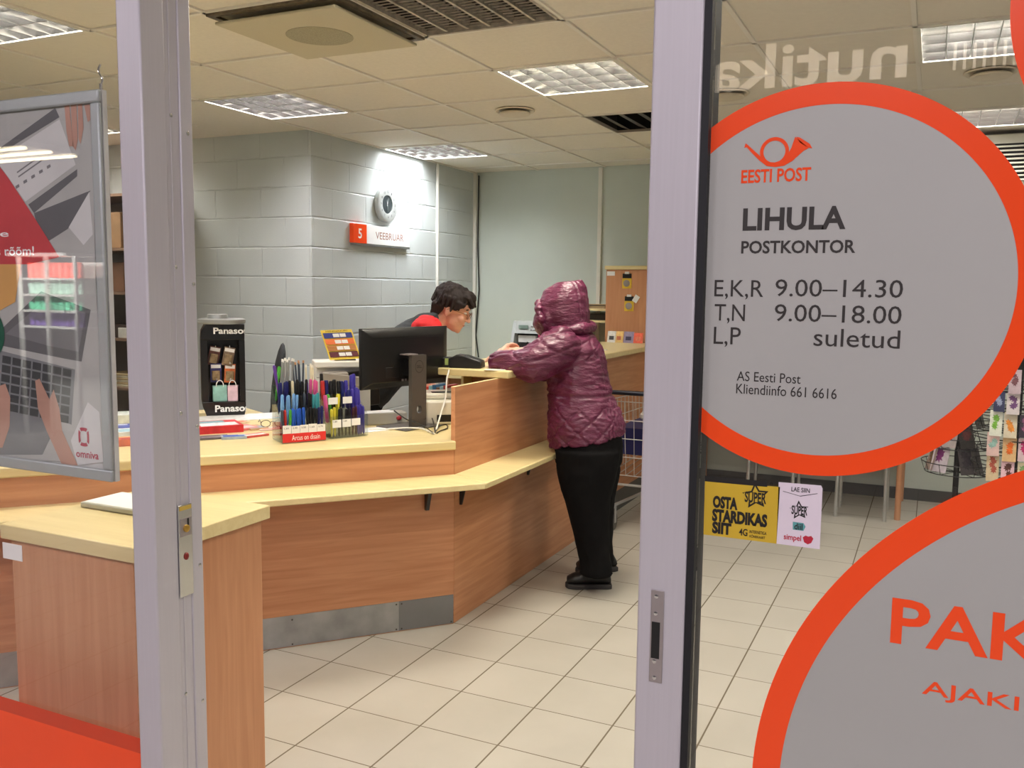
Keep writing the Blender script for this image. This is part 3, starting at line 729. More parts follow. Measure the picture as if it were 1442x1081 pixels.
MB().box(xs+.0004, -.003, .004, -.002, -.0003, .137).build('kick_plate', pm('dull grey steel', (142, 143, 146), .4, .8, var=.08, scale=5), t)
for xx, zz in ((-.72, .118), (-.72, .012), (xs-.012, .125), (xs-.012, .012), (xs+.012, .125), (xs+.012, .012), (-.012, .012)):
    MB().lathe([(.004, 0), (.003, .0016)], 10, T=Matrix.Translation((xx, -.003, zz)) @ Matrix.Rotation(PI/2, 4, 'X')).build('screw', M_DGREY, t)
t = thing('counter_unit', 'tall beech counter front where the customer stands', 'counter', (-1.9, 3.46, 0))
MB().box(-.02, .004, 0, 0, 1.59, 1.078).build('front_panel', M_BEECHY, t, bevel=.0012)
MB().box(-.0202, .003, 1.078, .0002, 1.59, 1.0795).build('edge_band', M_TOP, t)
MB().box(-.42, .90, WT+.0005, -.0205, .915, 1.078).build('inner_panel', M_BEECHX, t)
MB().box(-.40, .80, WT+.0005, -.385, .8995, 1.078).build('inner_post', M_TOP, t)
t = thing('counter_unit', 'beech counter front behind the shopping trolley, on a dark grey plinth', 'counter', (-1.9, 5.052, 0))
MB().box(-.02, 0, .15, 0, 1.6, 1.078).build('front_panel', M_BEECHY, t, bevel=.0012)
MB().box(-.03, 0, 0, -.012, 1.6, .149).build('plinth', pm('dark grey plinth', (92, 92, 90), .6), t)
m = MB()
m.box(-.43, 0, 0, .05, 2.7, .036); m.build('counter_board', M_TOP, None, bevel=.006, loc=(-1.9, 3.905, 1.0797), label='pale yellow raised counter board the customer leans on', cat='counter')
pts = [wp(-LEN, -.015), wp(.004, -.015), Vector((-1.9208, 3.478, 0)), Vector((-1.9208, 5.4, 0)), Vector((-2.36, 5.4, 0)), Vector((-2.36, 4.0, 0)), wp(-.1, .72), wp(-.6, .95), wp(-.72, 1.4), wp(-LEN, 1.4)]
m = MB().prism([((q-C0).dot(U), (q-C0).dot(V)) for q in pts], WT-.04, WT, lambda a, b, h: Vector((a, b, h)))
m.build('worktop', M_TOP, None, bevel=.006, loc=C0, rotz=RD, label='broad pale yellow worktop carrying the monitor and pen displays', cat='worktop')
# writing ledge
OD, OA, LZ = .225, .21, .69
k = 0
xo = -1.9+OA
# outer corner: on line C0 - V*OD + U*s with x = xo
s_ = (xo-(C0-V*OD).x)/U.x; oc = C0-V*OD+U*s_
lg = thing('writing_ledge', 'pale yellow ledge on black brackets running round the counter front', 'shelf', (0, 0, 0))
fxy = lambda a, b, h: Vector((a, b, h))
a_ = wp(-LEN, -.0005); b_ = wp(-LEN, -OD); ci = wp(0, -.0005); ci.x = -1.8985
MB().prism([tuple(a_.xy), tuple(b_.xy), tuple(oc.xy), tuple(ci.xy)], LZ-.028, LZ, fxy).build('board', M_TOP, lg, bevel=.005)
e = .0006
MB().prism([(ci.x, ci.y+e), (oc.x, oc.y+e), (xo, 4.75), (-1.8985, 4.75)], LZ-.028, LZ, fxy).build('board', M_TOP, lg, bevel=.005)
def bracket(p, nrm, side, k=1.):
    m = MB(); n = Vector(nrm); s = Vector(side)
    f = lambda a, b, h: Vector((p.x, p.y, 0))+n*(a*k)+s*(h*k)+Vector((0, 0, b))
    m.prism([(.002, LZ-.029), (.17, LZ-.029), (.17, LZ-.036), (.06, LZ-.06), (.022, LZ-.15), (.002, LZ-.15)], -.008, .008, f)
    m.build('bracket', M_BLACK, lg)
bracket(wp(on_diag(600, 705)[0], 0), -V, U); bracket(wp(-1.35, 0), -V, U)
bracket(Vector((-1.9, at_x(643, 700, -1.9).y+.03, 0)), (1, 0, 0), (0, 1, 0), .55); bracket(Vector((-1.9, at_x(742, 668, -1.9).y, 0)), (1, 0, 0), (0, 1, 0), .55)

# cabinet in the foreground
CZT = .87
t = thing('cabinet', 'beech cabinet with a thick yellow top standing behind the left door post', 'cabinet', (-1.99, 1.80, 0))
MB().box(-.225, -.235, 0, .225, .235, CZT-.0405).build('body', M_BEECH, t, bevel=.002)
MB().box(.2255, -.235, .0, .2265, -.2, CZT-.0405).build('edge_band', M_BEECHX, t)
MB().box(-.248, -.25, CZT-.04, .247, .25, CZT).build('top', M_TOP, t, bevel=.003)
x0, z0 = gp(5, 785, 1.565); x1, z1 = gp(31, 768, 1.565)
MB().box(x0+1.99, -.2362, z0, x1+1.99, -.2353, z1).build('paper_label', M_PAPER, t)
t = thing('sign_frame', 'flat white sheet in a grey frame lying on the cabinet top', 'sign', (-2.05, 1.85, CZT+.0005), R(0))
MB().box(-.155, -.075, 0, .16, .075, .016).build('frame', pm('light grey frame', (196, 196, 182), .5), t, bevel=.004)
MB().box(-.147, -.067, .0161, .152, .067, .0166).build('sheet', M_PAPER, t)

# ------------------------------------------------------------------ the hall outside (behind the camera, seen only as reflections)
VY = 2*1.428+3.0
q0, q1 = at_y(-40, 226, VY), at_y(72, 222, VY)
t = thing('ceiling_lamp', 'three-tube strip lamp in the hall, mirrored in the left glass', 'ceiling lamp', ((q0.x+q1.x)/2, -3.0, q0.z))
L2 = (q1.x-q0.x)/2
MB().box(-L2, -.31, .04, L2, .31, .09).build('housing', M_WHITE, t)
for i in range(3): MB().cyl((-L2, -.26+.26*i, .02), (L2, -.26+.26*i, .02), .014, n=10).build('tube_lamp', emis('hall tube', (255, 236, 200), 14), t)
MB().cyl((0, 0, .09), (0, 0, 3.5-q0.z), .01).build('hanger', M_STEEL, t)
for i, (x, y) in enumerate(((-4.6, -.9), (-2.4, -1.6), (-.2, -1.6), (2.0, -1.0))):  # unseen strip lamps added to light the shopfront from the hall
    t = thing('ceiling_lamp', ['added long strip lamp above the far left of the hall', 'added long strip lamp above the hall left of the camera', 'added long strip lamp above the hall behind the camera', 'added long strip lamp above the right of the hall'][i], 'ceiling lamp', (x, y, 3.3))
    MB().box(-.6, -.08, .02, .6, .08, .08).build('housing', M_WHITE, t)
    MB().cyl((-.58, 0, .0), (.58, 0, .0), .016, n=10).build('tube_lamp', emis('hall tube far', (250, 238, 246), 9), t)
    MB().cyl((0, 0, .08), (0, 0, .2), .01).build('hanger', M_STEEL, t)
    area('lamp_light', (0, 0, -.02), 1.2, .14, HALL_W*(.9, .95, 1.1, 1.4)[i], lin((250, 240, 250)), t)
VY = 2*1.408+3.0
t = thing('shop_sign', 'lit shop sign letters across the hall, mirrored faintly in the right glass', 'sign', (0, -3, 0))
pa, pb, pc = at_y(996, 132, VY), at_y(1276, 112, VY), at_y(1250, 52, VY)
m = MB().text('nutika', -pb.x, pa.z, -pa.x, pc.z+.03, lambda a, b, h: Vector((-a, h, b)), 0, .02); m.build('lit_letters', emis('sign letters', (255, 232, 196), 2.6), t, recalc=False)
MB().box(pa.x-.1, -.06, pa.z-.05, pb.x+.9, -.03, pa.z-.02).build('rail', M_BLACK, t)
m = MB()
for i in range(14): x = pb.x+.24+i*.05; m.box(x, -.001, pa.z+.02, x+.016, .001, pa.z+.16)
m.build('lit_bars', emis('sign letters', (255, 232, 196), 2.6), t)
VY = 2*1.428+3.2
pa, pb = at_y(30, 458, VY), at_y(108, 368, VY)
t = thing('drinks_shelf', 'lit supermarket shelf of cans across the hall, mirrored in the poster glass', 'shelf', ((pa.x+pb.x)/2, -3.2, 0))
hw = (pb.x-pa.x)/2; zs = [pa.z+(pb.z-pa.z)*i/4 for i in range(4)]
MB().box(-hw, -.32, 0, hw, -.30, pb.z).build('back_panel', M_WHITE, t)
for z in zs: MB().box(-hw, -.3, z-.02, hw, 0, z).build('shelf_board', M_WHITE, t)
for x in (-hw, -.02, hw-.03): MB().box(x, -.01, 0, x+.03, .02, pb.z+.05).build('upright', M_WHITE, t)
MB().box(-hw, -.32, pb.z+.05, hw, .12, pb.z+.08).build('canopy', M_WHITE, t)
area('shelf_fill_light', (0, .35, pb.z+.02), 2*hw, .1, 90, (1, 1, 1), t, rot=(R(-50), 0, 0))  # bare lamp without a fitting, added to brighten the cans
canc = {}
for r in range(4):
    nm, rgb = (('violet', (120, 90, 170)), ('green', (90, 180, 140)), ('pale green', (170, 205, 185)), ('red', (220, 90, 70)))[r]
    first = None
    for i in range(9):
        x = t.location.x-hw+.07+i*(2*hw-.14)/8
        if first is None:
            first = MB().lathe([(.026, 0), (.034, .008), (.034, .13), (.024, .15)], 12).build('drinks_can', pm('can '+nm, rgb, .4), None, loc=(x, -3.29, zs[r]+.0005), label=nm+' drinks can on the lit hall shelf', cat='can', group=nm+' cans on the hall shelf')
        else:
            c = first.copy(); COL.objects.link(c); c.location = (x, -3.29, zs[r]+.0005)

# ------------------------------------------------------------------ things on the worktop
def onw(px, py, dz=.0006): p = at_z(px, py, WT); p.z = WT+dz; return p
# monitor
p = onw(588, 602)
t = thing('monitor', 'black computer monitor seen from behind on the worktop', 'monitor', p, R(75))
M_MON = pm('black monitor shell', (17, 17, 18), .35, var=.1, scale=30)
zb, zt_ = 1.035-WT, 1.322-WT
m = MB().box(-.285, .082, zb, .285, .095, zt_); m.build('screen_bezel', M_MON, t, bevel=.003)
m = MB(); q = [(-.283, zb+.002), (.283, zb+.002), (.283, zt_-.002), (-.283, zt_-.002)]; q2 = [(-.235, zb+.03), (.235, zb+.03), (.235, zt_-.04), (-.235, zt_-.04)]
m.loft([[Vector((a, .0818, b)) for a, b in q], [Vector((a, .058, b)) for a, b in q2]]); m.build('back_shell', M_MON, t, bevel=.004)
MB().box(-.272, .0952, zb+.012, .272, .0958, zt_-.012).build('screen', pm('dark screen glass', (10, 12, 16), .15), t)
m = MB().box(-.15, .0565, zb+.05, -.07, .0578, zb+.10); m.build('port_cover', M_BLACK, t, bevel=.001)
MB().box(-.225, .0565, zt_-.055, .2, .0577, zt_-.052).build('vent_slot', M_BLACKR, t)
for x in (-.05, -.03): MB().box(x, .0560, zb+.03, x+.012, .0577, zb+.04).build('port', M_NICKEL, t)
cz = 1.192-WT
m = MB()
hole = [(.017*math.cos(i*PI/8), .09+.02*math.sin(i*PI/8)) for i in range(16)]
out = []
for i in range(16):
    c, s = math.cos(i*PI/8), math.sin(i*PI/8); k = min(.047/max(abs(c), 1e-6), .05/max(abs(s), 1e-6)); out.append((c*k, .09+s*k))
for yy in (-.012, .012):
    for i in range(16):
        j = (i+1) % 16; m.face([(hole[i][0], yy, hole[i][1]), (hole[j][0], yy, hole[j][1]), (out[j][0], yy, out[j][1]), (out[i][0], yy, out[i][1])])
for i in range(16): j = (i+1) % 16; m.face([(hole[i][0], -.012, hole[i][1]), (hole[j][0], -.012, hole[j][1]), (hole[j][0], .012, hole[j][1]), (hole[i][0], .012, hole[i][1])])
m.box(-.047, -.012, .14, .047, .012, cz); m.box(-.047, -.012, .006, .047, .012, .04)
for sx in (-1, 1): m.face([(sx*.047, -.012, .04), (sx*.047, .012, .04), (sx*.047, .012, .14), (sx*.047, -.012, .14)])
sc_ = m.build('stand_column', M_DGREY, t, recalc=False, smooth=0)
MB().box(-.04, .012, cz-.10, .04, .058, cz-.02).build('tilt_joint', M_MON, t)
MB().box(-.07, -.006, cz+.0005, -.002, .05, cz+.006).build('column_cap', M_NICKEL, t, bevel=.001)
MB().box(-.125, -.05, 0, .125, .16, .006).build('base_plate', M_DGREY, t, bevel=.003)
m = MB(); MF = lambda a, b, h: Vector((a, -.0123-h, b))
n = 40
for i in range(n):
    a, b = 2*PI*i/n, 2*PI*(i+1)/n; zc_ = cz-.055
    m.face([MF(.027*math.cos(a), zc_+.03*math.sin(a), 0), MF(.027*math.cos(b), zc_+.03*math.sin(b), 0), MF(.0245*math.cos(b), zc_+.0275*math.sin(b), 0), MF(.0245*math.cos(a), zc_+.0275*math.sin(a), 0)])
m.text('DELL', -.017, cz-.062, .017, cz-.048, MF, 0, .02); m.build('round_badge', pm('badge black', (14, 14, 14), .3), sc_, recalc=False)
# second black display standing lower behind it
p2 = onw(533, 593); t = thing('display_panel', 'low black display leaning behind the foot of the monitor', 'display', p2+Vector((-.12, .03, 0)), R(75))
MB().box(-.23, .03, .058, .15, .05, .245).build('panel', M_MON, t, bevel=.004)
MB().box(-.03, .052, .0, .04, .064, .16).build('stand', M_BLACK, t); MB().box(-.04, .04, 0, .05, .10, .008).build('base_plate', M_BLACK, t)
# grey cash drawer with a red knob, papers on it
p = onw(545, 600); t = thing('cash_drawer', 'flat light grey drawer box with a small red knob behind the monitor stand', 'drawer', p+V*.06, RD)
MB().box(-.16, 0, 0, .12, .10, .055).build('body', pm('light grey office plastic', (188, 186, 174), .5), t, bevel=.004)
MB().ell((.075, -.010, .030), (.014, .012, .012), 12).build('knob', pm('red knob', (170, 30, 44), .35), t)
MB().box(-.15, .005, .0555, .06, .095, .058, Matrix.Rotation(R(4), 4, 'Z')).build('paper_sheet', M_PAPER, None, loc=t.location, rotz=RD, label='white papers lying on the grey drawer box', cat='paper')
m = MB().box(-.11, -.055, 0, .11, .055, .0016); q = onw(535, 604)
m.build('paper_sheet', M_PAPER, None, loc=q, rotz=RD+.3, label='loose white sheet on the worktop in front of the monitor', cat='paper')
# label printer right of the stand
p = onw(622, 602); t = thing('label_printer', 'cream white label printer standing beside the monitor stand', 'printer', p+Vector((-.06, .09, 0)), R(40))
M_CREAM = pm('cream office plastic', (220, 216, 200), .45)
MB().box(-.08, -.02, 0, .14, .22, .12).build('body', M_CREAM, t, bevel=.012)
MB().box(-.075, .03, .1205, .135, .215, .15).build('lid', M_CREAM, t, bevel=.010)
MB().box(-.03, .06, .1505, .11, .10, .153).build('paper_slot', M_BLACK, t); MB().box(-.02, -.0215, .015, .13, -.0202, .05).build('outlet', M_BLACK, t)
# booklets beneath the raised board
for i, rgb in enumerate(((214, 70, 50), (150, 196, 206), (60, 110, 150), (120, 92, 76), (170, 206, 216), (206, 80, 70), (210, 200, 190))):
    px = 601+i*5.2
    q = at_y(px, 552, 4.22)
    nm = ['red and white', 'pale blue', 'dark blue', 'brown', 'light aqua', 'coral', 'cream'][i]
    MB().box(-.012, 0, 0, .012, .12, .135+.006*(i % 3)).build('booklet', pm('booklet '+nm, rgb, .5, var=.25, scale=30), None, loc=(min(q.x, -1.96), 4.22, WT+.0005), label=nm+' booklet standing in the row behind the label printer', cat='booklet')
# cables
def cable(lbl, pts, r, mat): return MB().tube(smooth_path(pts), r, 8).build('cable', mat, None, label=lbl, cat='cable')
def smooth_path(pts, k=6):
    pts = [Vector(p) for p in pts]; P = [pts[0]]+pts+[pts[-1]]; out = []
    for i in range(1, len(P)-2):
        for j in range(k):
            t = j/k; a, b, c, d = P[i-1], P[i], P[i+1], P[i+2]
            out.append(.5*((2*b)+(c-a)*t+(2*a-5*b+4*c-d)*t*t+(3*b-3*c+d-a)*t*t*t))
    return out+[P[-2]]
cable('white cable hanging from the payment terminal down to the worktop', [Vector((-2.22, 3.99, 1.125)), at_y(632, 522, 3.9), at_y(629, 535, 3.86), at_y(627, 560, 3.83), at_y(620, 585, 3.75), onw(614, 607, .006)], .0042, M_CABLEW)
cable('grey white cable lying in a loop around the monitor foot', [onw(520, 606, .005), onw(545, 605.5, .005), onw(570, 606, .012), onw(592, 606.5, .012), onw(604, 609, .006), onw(612, 612, .005)], .0042, M_CABLEW)
cable('black cable draped across the monitor column', [at_d(555, 578, 4.05), at_d(572, 590, 4.02), at_d(586, 595, 4.0), at_d(600, 602, 3.98), onw(609, 610, .005)], .003, M_CABLEK)
cable('second black cable arching right of the monitor foot', [onw(600, 597, .04), onw(608, 598, .035), onw(611, 604, .02), onw(613, 611, .004)], .003, M_CABLEK)
cable('tangle of cable in front of the label printer', [onw(612, 611, .004), onw(618, 603, .008), onw(628, 600, .008), onw(630, 604, .005), onw(620, 608, .005), onw(615, 611, .004)], .003, M_CABLEK)

# ---- pen displays
PENS = {}
def pen_proto(rgb, cap, L_, kind):
    k = (rgb, cap, L_, kind)
    if k in PENS: return PENS[k].copy()
    m = MB()
    if kind == 'pencil':
        m.mat(0).cyl((0, 0, 0), (0, 0, L_*.93), .0042, n=6).mat(1).cyl((0, 0, L_*.93), (0, 0, L_), .0044, n=8)
    elif kind == 'marker':
        m.mat(0).lathe([(.006, 0), (.0085, .01), (.0085, L_*.55)], 10).mat(1).lathe([(.0095, L_*.55), (.0095, L_-.008), (.007, L_)], 10)
    else:
        m.mat(0).lathe([(.001, 0), (.005, .012), (.0055, L_*.6)], 8).mat(1).lathe([(.0065, L_*.6), (.0065, L_-.006), (.004, L_)], 8).box(-.0018, -.0098, L_*.66, .0018, -.006, L_-.004)
    o = m.build(kind if kind != 'ballpen' else 'pen', [pm('pen %d %d %d' % rgb, rgb, .35), pm('pen %d %d %d' % cap, cap, .35)])
    PENS[k] = o; return o
def put_pen(root, x, y, z, rgb, cap, L_, kind, cname, where, lean=.05):
    o = pen_proto(rgb, cap, L_, kind)
    if o.name not in COL.objects: COL.objects.link(o)
    M = Matrix.Translation(root.location) @ Matrix.Rotation(root.rotation_euler[2], 4, 'Z')
    o.location = M @ Vector((x, y, z)); o.rotation_euler = (random.uniform(-.04, .02), random.uniform(-lean, lean), root.rotation_euler[2]+random.uniform(-.5, .5))
    nn = {'ballpen': 'pen', 'pencil': 'pencil', 'marker': 'marker pen'}[kind]
    o['label'] = '%s %s in the %s' % (cname, nn, where); o['category'] = 'pen' if kind != 'pencil' else 'pencil'; o['group'] = '%s %ss, %s' % (cname, nn, where)
def stand(name, label, p, rot, wd, tiers, front_h):
    t = thing(name, label, 'display stand', p, rot)
    MB().box(0, 0, 0, wd, .135, .004).build('base', M_ACRY, t)
    for k, (y, h) in enumerate(tiers): MB().box(0, y, .0045, wd, y+.003, h).build('divider', M_ACRY, t)
    m2 = MB().prism([(0.0, .0045), (.135, .0045), (.135, tiers[-1][1]), (.0, tiers[0][1])], 0, .003, lambda a, b, h: Vector((-.0035+h, a, b))); m2.build('side_wall', M_ACRY, t)
    m2 = MB().prism([(0.0, .0045), (.135, .0045), (.135, tiers[-1][1]), (.0, tiers[0][1])], 0, .003, lambda a, b, h: Vector((wd+.0005+h, a, b))); m2.build('side_wall', M_ACRY, t)
    return t
NAVY, BLUE, BLK, LBL, TEAL, PUR, PNK, RED_, GRN, YEL, CRM, SLT = (26, 30, 96), (40, 92, 190), (20, 20, 22), (120, 170, 220), (60, 150, 160), (96, 60, 150), (214, 90, 150), (190, 50, 44), (80, 170, 60), (222, 208, 60), (230, 222, 190), (60, 70, 84)
def nmc(c): return {NAVY: 'navy', BLUE: 'blue', BLK: 'black', LBL: 'light blue', TEAL: 'teal', PUR: 'purple', PNK: 'pink', RED_: 'red', GRN: 'green', YEL: 'yellow', CRM: 'cream', SLT: 'slate grey', (150, 152, 150): 'silver grey', (60, 52, 150): 'violet blue', (70, 30, 40): 'dark maroon'}[c]
p = onw(398, 625); WD = .192
s1 = stand('pen_display', 'stepped clear pen display with a red front strip and white price tags', p, R(57), WD, [(0.0, .075), (.034, .12), (.066, .17), (.098, .215), (.132, .24)], .08)
rs_ = MB().box(0, -.004, .004, WD, -.0006, .042).build('red_strip', pm('red card strip', (216, 40, 40), .5, var=.02), s1)
m = MB().text('Arcus on disain', .04, .012, .165, .034, lambda a, b, h: Vector((a, -.0045, b)), 0); m.build('script_lettering', M_PAPER, rs_, recalc=False)
for i in range(5):
    pt_ = MB().box(.001+i*.0382, -.0035-.0004*(i % 2), .0425-.003*(i % 2), .0375+i*.0382, -.0006, .078-.002*((i*2) % 3)).build('price_tag', M_PAPER, s1)
    m = MB().text('%d.%d0' % (1+i % 3, 3+i), .006+i*.0382, .062, .026+i*.0382, .069, lambda a, b, h: Vector((a, -.0044, b)), 0); m.build('price_print', M_STK, pt_, recalc=False)
def row(root, y, z, cols, L_, kind, where, x0=.010, x1=None, caps=None, lean=.05):
    x1 = x1 or WD-.010; n = len(cols)
    for i, c in enumerate(cols):
        put_pen(root, x0+(x1-x0)*(i/(n-1) if n > 1 else 0), y+random.uniform(-.004, .004), z, c, caps[i] if caps else c, L_+random.uniform(-.006, .006), kind, nmc(c), where, lean)
W1 = 'front row of the red-stripped pen display'
row(s1, .018, .006, [SLT, RED_, GRN, BLUE, BLUE, BLUE, BLUE, BLUE, BLK, BLK, BLK, BLK, NAVY, NAVY], .142, 'ballpen', W1)
row(s1, .050, .062, [LBL, LBL, LBL, LBL, LBL, LBL, BLK, BLK, SLT, BLK, BLK, TEAL, TEAL, TEAL], .142, 'ballpen', 'second row of the red-stripped pen display')
row(s1, .082, .118, [NAVY, NAVY, NAVY, NAVY, BLK, CRM, BLK, BLK, BLK, BLK, PUR, PNK, PNK, PNK], .142, 'ballpen', 'third row of the red-stripped pen display')
row(s1, .116, .18, [(150, 152, 150)]*8, .176, 'pencil', 'back row of the red-stripped pen display', .03, .085, [(236, 236, 232)]*8, .1)
row(s1, .114, .18, [SLT]*5, .166, 'pencil', 'back row of the red-stripped pen display', .098, .13, [(196, 150, 110)]*5, .09)
row(s1, .114, .16, [CRM]*4, .165, 'pencil', 'back row of the red-stripped pen display', .146, .18, [(240, 236, 220)]*4, .14)
row(s1, .110, .17, [GRN, PUR], .16, 'ballpen', 'left end of the back row', .006, .024, None, .25)
p = onw(467, 618.5); WD2 = .178
s2 = stand('pen_display', 'smaller clear pen display to the right, with white tags on its front pockets', p, R(62), WD2, [(0.0, .10), (.04, .135), (.08, .19), (.132, .20)], .1)
for i, x in enumerate((.004, .052, .098)): MB().box(x, -.003, .05+.004*(i == 2), x+.042, -.0006, .085).build('price_tag', M_PAPER, s2); 
for i, x in enumerate((.004, .075)): MB().box(x, .0370, .15, x+.045, .0395, .18).build('price_tag', M_PAPER, s2)
for i in range(2): m = MB().text('%d.80' % (1+i), .008+i*.048, .074, .026+i*.048, .081, lambda a, b, h: Vector((a, -.0034, b)), 0); m.build('price_print', M_STK, s2, recalc=False)
WB = 'front row of the smaller pen display'
row(s2, .020, .006, [YEL, YEL, BLK, BLK, BLK, BLK, (70, 30, 40), (70, 30, 40)], .128, 'ballpen', WB, .012, .128)
row(s2, .020, .006, [(60, 52, 150)]*4, .134, 'ballpen', WB, .140, .168)
row(s2, .060, .066, [PNK, GRN, YEL], .13, 'marker', 'middle row of the smaller pen display', .008, .052, None, .2)
row(s2, .060, .06, [NAVY, (60, 52, 150), (60, 52, 150), (60, 52, 150)], .15, 'marker', 'middle row of the smaller pen display', .115, .168)
row(s2, .104, .12, [RED_, NAVY, BLK, BLK, BLK, NAVY, (60, 52, 150)], .128, 'marker', 'back row of the smaller pen display', .010, .128)
row(s2, .104, .12, [(60, 52, 150), (60, 52, 150)], .15, 'marker', 'back row of the smaller pen display', .148, .166)

# ---- battery display tower
p = at_z(315, 583, WT); t = thing('battery_display', 'black battery display tower with hooks and white lettering near the block wall', 'display stand', p+V*.0+Vector((0, 0, .0006)), RD-.05)
HB = .475
M_GLB = pm('glossy black board', (14, 14, 15), .25)
def PF(y): return lambda a, b, h: Vector((a, y-h, b))
# front frame with chamfered outline: bands and sides
MB().prism([(-.085, 0), (.10, 0), (.108, .03), (.108, .075), (-.108, .075), (-.104, .05)], 0, .16, lambda a, b, h: Vector((a, -.08+h, b))).build('foot_band', M_GLB, t, bevel=.003)
MB().prism([(-.108, .395), (.108, .395), (.108, HB), (-.085, HB), (-.104, .44)], 0, .16, lambda a, b, h: Vector((a, -.08+h, b))).build('head_band', M_GLB, t, bevel=.003)
MB().box(-.108, -.08, .0755, -.075, .08, .3945).build('side_panel', M_GLB, t, bevel=.002); MB().box(.080, -.08, .0755, .108, .08, .3945).build('side_panel', M_GLB, t, bevel=.002)
MB().box(-.0745, .05, .0755, .0795, .08, .3945).build('back_panel', M_GLB, t)
MB().lathe([(.115, 0), (.12, .006), (.12, .022), (.105, .027)], 28, (0, 0, HB+.0004)).build('lid', pm('grey lid', (150, 152, 150), .35, .3), t)
MB().lathe([(.052, 0), (.05, .02), (.045, .022)], 24, (-.02, 0, HB+.0278)).build('knob', pm('clear grey cap', (170, 172, 170), .3, .3), t)
for z0, z1 in ((.022, .058), (.425, .458)):
    m = MB().text('Panasonic', -.045, z0, .165, z1, lambda a, b, h: Vector((a, -.0808, b)) if a < .108 else Vector((.1088, -.0808+(a-.108), b)), 0, .03); m.build('lettering', M_PAPER, t, recalc=False)
for z in (.355, .27, .185):
    for x in (-.035, .035): MB().tube([(x, .05, z), (x, -.06, z), (x, -.066, z+.01)], .0025, 6).build('hook', M_CHROME, t)
Tm = Matrix.Translation(t.location) @ Matrix.Rotation(t.rotation_euler[2], 4, 'Z')
def blister(nm, x, y, z, rgb, tilt):
    b = thing('battery_pack', nm, 'battery pack', Tm @ Vector((x, y, z)), t.rotation_euler[2])
    T = Matrix.Rotation(tilt, 4, 'Y')
    MB().box(-.027, -.001, -.085, .027, .001, .012, T).build('card', pm('pack card '+str(rgb), rgb, .4, var=.3, scale=40), b)
    MB().box(-.02, -.012, -.075, .02, -.0015, -.025, T).build('cells', pm('gilt cells', (150, 130, 100), .3, .6, var=.3, scale=60), b, bevel=.003)
    MB().box(-.024, -.0016, -.012, .024, -.0011, .006, T).build('header', M_PAPER, b)
blister('maroon battery pack on the upper left hook of the black tower', -.035, -.02, .345, (92, 44, 36), .2)
blister('silvery battery pack on the upper right hook of the black tower', .035, -.045, .342, (120, 100, 80), .2)
blister('blue battery pack on the middle left hook of the black tower', -.035, -.03, .258, (52, 52, 110), 0)
blister('orange battery pack on the middle right hook of the black tower', .035, -.04, .255, (190, 100, 50), .05)
def bag(lbl, x, y, rgb, rz, w=.055):
    b = thing('gift_bag', lbl, 'gift bag', Tm @ Vector((x, y, .0758)), t.rotation_euler[2]+rz)
    m = MB().loft([[Vector((-w/2, -.02, 0)), Vector((w/2, -.02, 0)), Vector((w/2, .02, 0)), Vector((-w/2, .02, 0))], [Vector((-w/2, -.018, .08)), Vector((w/2, -.018, .08)), Vector((w/2, .018, .08)), Vector((-w/2, .018, .08))]])
    m.build('bag_body', pm('bag '+str(rgb), rgb, .5, var=.15, scale=30), b)
    MB().tube([(-.018, -.0185, .075)]+[(-.018*math.cos(a*PI/8), -.021, .08+.028*math.sin(a*PI/8)) for a in range(9)]+[(.018, -.0185, .075)], .0022, 6).build('handle', M_PAPER, b)
bag('mint green paper gift bag in the foot of the black tower', -.02, -.03, (150, 200, 190), .1, .07)
bag('pale pink patterned gift bag in the foot of the black tower', .048, -.045, (222, 190, 204), -.2, .05)

# ---- papers and small goods
def flat(name, lbl, cat, px, py, wx, wy, h, rgb, rz=0., top=None, dz=.0006):
    q = onw(px, py, dz); wx *= 1.25; wy *= 1.25; h *= 1.4; m = MB().mat(0).box(-wx/2, -wy/2, 0, wx/2, wy/2, h)
    if top: m.mat(1).box(-wx*.42, -wy*.4, h+.0001, wx*.42, wy*.1, h+.0004).mat(2).box(-wx*.42, wy*.14, h+.0001, wx*.2, wy*.4, h+.0004)
    ms = [pm('print %s' % (rgb,), rgb, .4, var=.2, scale=25)]+([pm('print %s' % (c,), c, .4, var=.25, scale=40) for c in top] if top else [])
    return m.build(name, ms, None, loc=q, rotz=RD+rz, label=lbl, cat=cat, smooth=0)
flat('paper_sheet', 'large white paper beside the foot of the battery tower', 'paper', 345, 588, .42, .17, .003, (240, 240, 236), .1)
flat('stamp_booklet', 'white and teal booklet stack edged red, behind the left door post', 'booklet', 306, 606, .16, .15, .024, (200, 40, 50), .1, ((222, 226, 226), (120, 170, 180)))
flat('magnet_card', 'dark framed picture card nearest the counter edge', 'card', 301, 617, .10, .06, .006, (92, 86, 92), .05, ((130, 120, 130), (70, 66, 76)))
flat('magnet_card', 'blue and grey card lying by itself near the counter edge', 'card', 329, 617, .085, .05, .008, (170, 184, 196), .0, ((62, 98, 180), (62, 98, 180)))
flat('stamp_pack', 'pink and red card pack lying in the middle of the small goods', 'card pack', 336, 604, .12, .10, .007, (226, 130, 130), .35, ((240, 190, 190), (214, 96, 84)))
flat('stamp_pack', 'cream and orange card pack lying behind the pink one', 'card pack', 332, 596, .09, .06, .006, (238, 214, 190), .5, ((226, 120, 90), (240, 230, 220)))
flat('stamp_pack', 'tan and grey card pack right of the pink pack', 'card pack', 358, 603, .07, .10, .006, (206, 170, 130), .3, ((170, 182, 190), (224, 160, 110)))
flat('stamp_pack', 'red edged white card pack nearest the pen display', 'card pack', 358, 614, .09, .05, .006, (206, 84, 78), .4, ((244, 220, 214), (230, 150, 140)))
